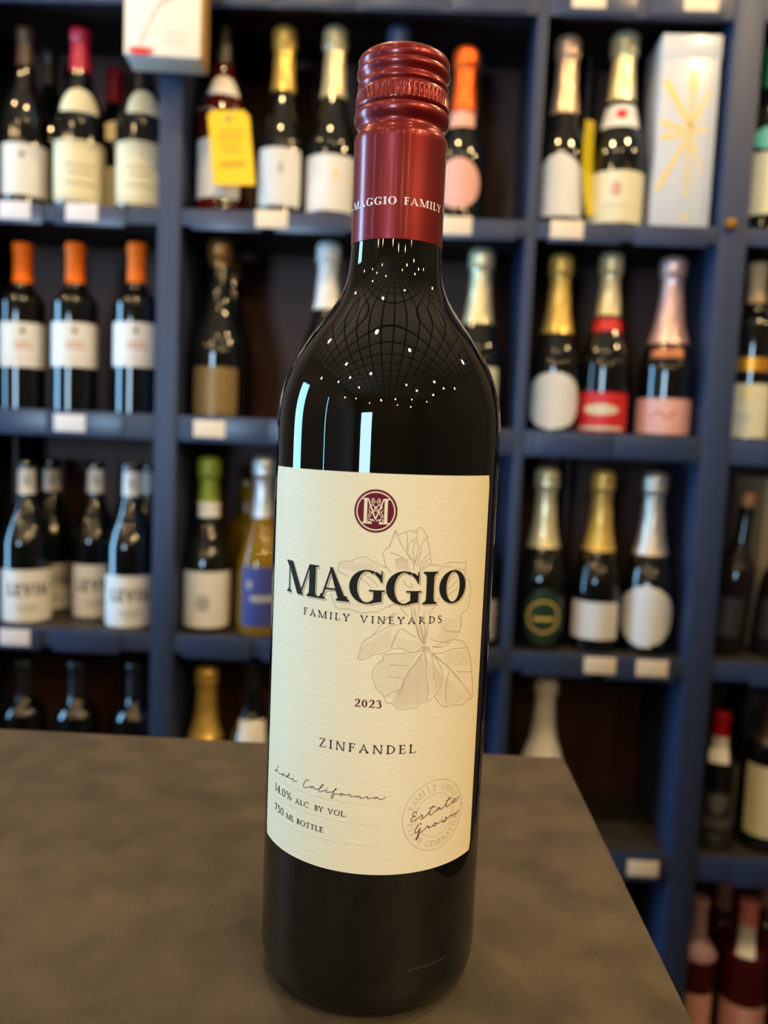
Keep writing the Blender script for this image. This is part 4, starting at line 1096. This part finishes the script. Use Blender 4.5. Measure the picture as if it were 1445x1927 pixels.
M_GOLDINK = mat('gold_print', srgb(240, 206, 110), 0.4, metal=0.1)
M_REDINK = mat('red_print', srgb(206, 44, 40), 0.5)
M_SALMON = mat('salmon_print', srgb(214, 156, 136), 0.6)
M_BLOCK = mat('slate_print_ink', srgb(52, 54, 60), 0.7)
M_PALEINK = mat('pale_grey_print', srgb(176, 176, 176), 0.6)
M_OLIVEINK = mat('olive_print', srgb(128, 122, 84), 0.6)
for spec, root, parts in made:
    t = spec[1]
    g = spec[3] or ''
    if 'label' not in parts:
        continue
    o, z0, z1, half, phi, hr = parts['label']
    zc, hz = (z0 + z1) / 2, z1 - z0
    on = lambda nm, st, m: wrap_strips(nm, st, hr, m, o, off=0.0009, phi=phi, maxl=0.003)
    if g == 'bottles with grey block lettering':
        on('lettering', text_strips('LEVIN', -35, 35, zc + 1, 22, 0.22, 0.15, 0.05, 0.22), M_BLOCK)
        on('small_print', [bar(-20, zc - 20, 20, zc - 18.6), bar(-14, zc - 25, 14, zc - 23.8)], M_INKG)
        n_ = parts['neck_label']
        wrap_strips('lettering', text_strips('S', -4, 4, (n_[1] + n_[2]) / 2 - 8, 16, 0.2, 0.1, 0.08), n_[5], M_INKG, n_[0], off=0.0009, phi=n_[4], maxl=0.003)
    elif g == 'orange-capsuled wine bottles':
        on('crest', [dot(0, zc + 24, 4, 6)], M_OLIVEINK)
        on('print', [bar(-16, zc - 6, 18, zc - 2), bar(-14, zc + 2, 14, zc + 5), bar(-34, zc - 27, 34, zc - 26)], M_SALMON)
    elif 'red label and red band' in t:
        on('medallion', [dot(0, zc + 4, 30, 9, 28)], M_CREAM)
        on('medallion_print', [bar(-18, zc + 3, 18, zc + 6)], M_REDINK)
        on('foot_band', [bar(-40, z0 + 3, 40, z0 + 8)], M_CREAM)
    elif 'gold square' in t:
        on('square_emblem', [bar(-12, zc + 18, 6, zc + 38)], M_GOLDINK)
        on('square_mark', [dot(-3, zc + 28, 4, 6)], M_CREAM)
        on('print', [bar(-20, zc - 12, 8, zc - 8), bar(-16, zc - 20, 4, zc - 18)], M_PALEINK)
    elif 'plain white label' in t:
        on('crest', [dot(-6, zc + 24, 4, 5)], M_INKG)
    elif 'square white label' in t:
        on('emblem', [dot(-6, zc - 6, 13, 15)], M_PALEINK)
    elif 'blue label' in t:
        on('print', [bar(-16, zc - 8, 30, zc + 2)], M_PALEINK)
        on('mark', [dot(-18, zc + 22, 5, 8)], M_PALEINK)
    elif 'dark green oval' in t:
        on('gold_rim', [ring_strip(0, zc, 26, 29, 40)], M_GOLDINK)
        on('print', [bar(-18, zc - 6, 18, zc - 1)], M_GOLDINK)
    elif 'white collar' in t:
        n_ = parts['neck_label']
        wrap_strips('red_seal', [dot(2, (n_[1] + n_[2]) / 2 + 2, 9, 8)], n_[5], M_REDINK, n_[0], off=0.0022, phi=n_[4], maxl=0.003)
        on('print', [dot(2, zc + 12, 8, 12), bar(-24, zc - 16, 24, zc - 14)], M_SALMON)
    elif 'pale gold foil touching' in t:
        on('crest', [dot(10, zc + 14, 4, 8)], M_GOLDINK)
    elif 'narrow white label' in t:
        on('crest', [dot(4, zc + 14, 4, 11)], M_PALEINK)
    elif 'pink label next' in t:
        on('print', [em_ for em_ in (stroke([(-22, zc - 4), (-8, zc + 8), (4, zc - 2), (20, zc + 8)], 2.4, 5),)], M_REDINK)
    elif 'cream label, left of the white' in t or 'cream label half hidden' in t:
        on('rim', [bar(-half * 900, z1 - 6, half * 900, z1 - 5), bar(-half * 900, z0 + 5, half * 900, z0 + 6)], M_OLIVEINK)
        on('print', [bar(-26, zc + 8, 26, zc + 10), bar(-20, zc - 4, 20, zc - 2), bar(-28, zc - 22, 28, zc - 20)], M_OLIVEINK)
    elif 'red cap and white neck' in t:
        on('tree_print', [dot(2, zc + 34, 16, 14), dot(2, zc + 20, 10, 8)], M_INKG)
        on('print', [bar(-26, zc - 4, 28, zc + 2), bar(-24, zc - 14, 26, zc - 8), bar(-12, zc - 34, 12, zc - 30)], M_INKG)

# yellow hang tag on the red-tinted bottle's neck
M_YEL = mat('yellow_card', srgb(255, 205, 0), 0.55, noise=0.06, nscale=30)
M_YINK = mat('mustard_print', srgb(206, 158, 0), 0.6)
ht = tag(empty('hang_tag', (-0.310, 1.116, 0.645), 0.12), 'yellow hang tag tilted on a string over the red-tinted bottle', 'hang tag')
ht.rotation_euler = (math.radians(-4), math.radians(-7.0), 0.05)
V, F = [], []
_o = [(-0.034, -0.060), (0.034, -0.066), (0.034, 0.046), (0.026, 0.057), (-0.026, 0.061), (-0.034, 0.054)]
for y in (-0.0005, 0.0005):
    V += [(x, y, z) for x, z in _o]
F = [tuple(range(6)), tuple(range(11, 5, -1))] + [((i + 1) % 6, i, i + 6, (i + 1) % 6 + 6) for i in range(6)]
mesh_obj('card', V, F, M_YEL, ht, smooth=False)
flat_strips('print', [bar(-0.018, 0.022, 0.02, 0.026), bar(-0.02, 0.012, 0.022, 0.016), bar(-0.018, 0.0, 0.016, 0.004), bar(-0.014, -0.010, 0.018, -0.006), bar(-0.022, -0.034, 0.022, -0.024)], M_YINK, ht, -0.0008)
flat_strips('eyelet', [ring_strip(0.0, 0.045, 0.0, 0.0045, 16)], M_OLIVEINK, ht, -0.0008)
_pts = [(0.0, -0.001, 0.047), (0.012, 0.0, 0.060), (0.012, 0.02, 0.075), (0.0, 0.05, 0.085), (-0.03, 0.075, 0.085), (-0.055, 0.06, 0.085), (-0.055, 0.035, 0.082), (-0.03, 0.01, 0.070), (0.0, -0.001, 0.047)]
V, F = [], []
for i, p_ in enumerate(_pts):
    d = (Vector(_pts[(i + 1) % 9]) - Vector(_pts[i - 1])).normalized()
    s1 = d.orthogonal().normalized()
    s2 = d.cross(s1)
    for k in range(5):
        a = 2 * math.pi * k / 5
        V.append(tuple(Vector(p_) + 0.0009 * (math.cos(a) * s1 + math.sin(a) * s2)))
for i in range(len(_pts) - 1):
    for k in range(5):
        F.append((i * 5 + k, i * 5 + (k + 1) % 5, i * 5 + 5 + (k + 1) % 5, i * 5 + 5 + k))
mesh_obj('string', V, F, mat('white_string', srgb(214, 200, 180), 0.8), ht)

# narrow yellow neck hanger seen edge-on beside the shield label
nh = tag(empty('neck_hanger', (0.287, 1.150, 0.640)), 'narrow yellow neck hanger at the side of the shield-labelled bottle', 'hang tag')
nh.rotation_euler = (0, math.radians(-7), 0.8)
V, F = [], []
for i in range(11):
    z = -0.075 + 0.15 * i / 10
    w = 0.016 * (0.8 + 0.2 * math.sin(math.pi * i / 10))
    for x, y in ((-w, 0.006 * math.sin(i * 0.3)), (w, 0.006 * math.sin(i * 0.3)), (w, 0.006 * math.sin(i * 0.3) + 0.0008), (-w, 0.006 * math.sin(i * 0.3) + 0.0008)):
        V.append((x, y, z))
for i in range(10):
    for k in range(4):
        F.append((i * 4 + k, i * 4 + (k + 1) % 4, i * 4 + 4 + (k + 1) % 4, i * 4 + 4 + k))
F += [(3, 2, 1, 0), (40, 41, 42, 43)]
mesh_obj('card', V, F, mat('yellow_green_card', srgb(226, 200, 20), 0.5), nh, smooth=False)

# white gift box with a gold starburst
gb = tag(empty('gift_box', (0.4365, 1.190, 0.545)), 'tall white gift box with a gold starburst on the front', 'gift box')
M_GBOX = mat('pearl_white_card', srgb(204, 208, 216), 0.25, noise=0.05)
box('carton', (-0.0475, -0.05, 0.0), (0.0475, 0.045, 0.288), M_GBOX, gb, bevel=0.002)
box('lid', (-0.0482, -0.0508, 0.270), (0.0482, 0.0458, 0.308), M_GBOX, gb, bevel=0.002)
_b = []
for x0, z0, x1, z1, w0, w1 in ((-0.040, 0.235, 0.010, 0.158, 0.010, 0.007), (0.036, 0.222, 0.006, 0.165, 0.004, 0.009), (-0.042, 0.060, 0.004, 0.150, 0.008, 0.005), (-0.042, 0.168, 0.0, 0.158, 0.009, 0.006),
                               (-0.042, 0.145, 0.0, 0.152, 0.008, 0.006), (0.040, 0.160, 0.006, 0.155, 0.002, 0.008), (0.030, 0.090, 0.006, 0.150, 0.002, 0.006)):
    dx, dz = x1 - x0, z1 - z0
    d = math.hypot(dx, dz)
    nx, nz_ = -dz / d, dx / d
    _b.append(([(x0 + nx * w0 / 2, z0 + nz_ * w0 / 2), (x1 + nx * w1 / 2, z1 + nz_ * w1 / 2)], [(x0 - nx * w0 / 2, z0 - nz_ * w0 / 2), (x1 - nx * w1 / 2, z1 - nz_ * w1 / 2)]))
flat_strips('starburst', _b, M_GOLDINK, gb, -0.0503)
_b = []
for i, (z, w) in enumerate(((0.246, 0.010), (0.230, 0.014), (0.214, 0.010), (0.200, 0.009), (0.186, 0.008), (0.128, 0.010), (0.112, 0.008), (0.098, 0.008), (0.084, 0.008), (0.070, 0.007), (0.056, 0.007), (0.018, 0.008))):
    flat_strips('gold_letter', [ring_strip(0.006, z, w * 0.25, w * 0.62, 14)], M_GOLDINK, gb, -0.0505)

# white printed carton fixed to the shelf post
M_CART = mat('white_carton', srgb(240, 235, 228), 0.6, noise=0.06)
M_KRAFT = mat('kraft_edge', srgb(206, 166, 104), 0.6, noise=0.1)
wc = tag(empty('display_carton', (-0.408, 1.112, 0.752), 0.08), 'white printed carton with kraft side fixed to the blue shelf post', 'carton')
box('carton', (-0.060, -0.070, 0.0), (0.056, -0.010, 0.19), M_CART, wc, bevel=0.0015)
box('side_board', (0.0562, -0.070, 0.001), (0.0595, -0.010, 0.19), M_KRAFT, wc, bevel=0.0008)
for d_ in (dot(-0.034, 0.006, 0.020, 0.006), dot(-0.028, 0.100, 0.012, 0.012), dot(0.012, 0.096, 0.012, 0.006)):
    flat_strips('red_print', [d_], M_REDINK, wc, -0.0704)
flat_strips('grey_print', [stroke([(-0.036, 0.016), (-0.020, 0.052), (-0.004, 0.078), (0.018, 0.090)], [0.004, 0.004, 0.007, 0.008], 5), bar(0.0, 0.022, 0.036, 0.024), bar(0.0, 0.034, 0.036, 0.036)], mat('pale_carton_print', srgb(206, 190, 184), 0.6), wc, -0.0704)

# boxes and leaning bottles in the right-hand bay
M_TAN = mat('tan_card', srgb(186, 150, 106), 0.6, noise=0.15, nscale=10)
tb = tag(empty('tan_carton', (0.665, 1.30, 0.202)), 'tan carton standing behind the tan-capped bottle', 'carton')
box('carton', (-0.062, -0.045, 0.0), (0.07, 0.045, 0.236), M_TAN, tb, bevel=0.001)
box('flap', (-0.058, -0.046, 0.18), (0.066, -0.0452, 0.232), M_TAN, tb)
tb = tag(empty('tan_carton', (0.706, 1.29, -0.18), 0.12), 'tall tan carton behind the leaning bottles', 'carton')
box('carton', (-0.06, -0.055, 0.0), (0.07, 0.05, 0.315), M_TAN, tb, bevel=0.001)
box('front_panel', (-0.05, -0.0562, 0.015), (0.06, -0.0552, 0.14), mat('orange_brown_card', srgb(150, 74, 34), 0.6), tb)
M_LIQ = mat('dark_liquor_glass', (0.012, 0.008, 0.008), 0.06, noise=0.1)
for x, dx, h, t in ((0.588, 5.0, 0.292, 'slim dark bottle with cork stopper leaning beside the right post'), (0.668, 4.5, 0.262, 'dark leaning bottle cut by right picture edge below tan carton')):
    lb = tag(empty('liquor_bottle', (x, 1.20, -0.178)), t, 'bottle', 'leaning bottles in the right bay')
    lb.rotation_euler = (0, math.radians(dx), 0)
    pr = smooth_prof([(0.0, 0.003), (0.02, 0.001), (0.029, 0.0), (0.0315, 0.006), (0.032, 0.02), (0.032, 0.10), (0.031, h * 0.50), (0.025, h * 0.57), (0.017, h * 0.62), (0.013, h * 0.68), (0.012, h * 0.80), (0.0125, h * 0.90)], 3) + [(0.0, h * 0.905)]
    v, f = lathe(pr, 32)
    mesh_obj('glass', v, f, M_LIQ, lb)
    v, f = lathe([(0.0, h * 0.90), (0.0145, h * 0.90), (0.016, h * 0.93), (0.016, h * 0.97), (0.012, h * 0.995), (0.0, h)], 24)
    mesh_obj('stopper', v, f, mat('copper_stopper', srgb(176, 116, 74), 0.45, metal=0.2), lb)
    patch('label', lambda z: 0.0322, 0.03, 0.10, 0.024, LM['greyprint'], lb, phi=-0.4)
bb = tag(empty('black_carton', (0.712, 1.285, -0.532)), 'black carton with a gold animal emblem behind liquor bottles', 'carton')
box('carton', (-0.058, -0.045, 0.0), (0.075, 0.045, 0.275), mat('black_card', srgb(30, 32, 32), 0.5), bb, bevel=0.001)
flat_strips('emblem', [dot(-0.012, 0.190, 0.020, 0.024), dot(-0.032, 0.186, 0.014, 0.008), dot(-0.024, 0.160, 0.014, 0.010), dot(0.004, 0.168, 0.012, 0.020)], mat('antique_gold_print', srgb(150, 138, 70), 0.5), bb, -0.0455)
flat_strips('lettering', [([(a + x * 0.001, b) for a, b in zip((0, 0), (0.240, 0.262))], [(a + x * 0.001 + 0.0035, b) for a, b in zip((0, 0), (0.240, 0.262))]) for x in range(-45, 20, 9)], mat('dim_grey_print', srgb(92, 92, 78), 0.6), bb, -0.0455)
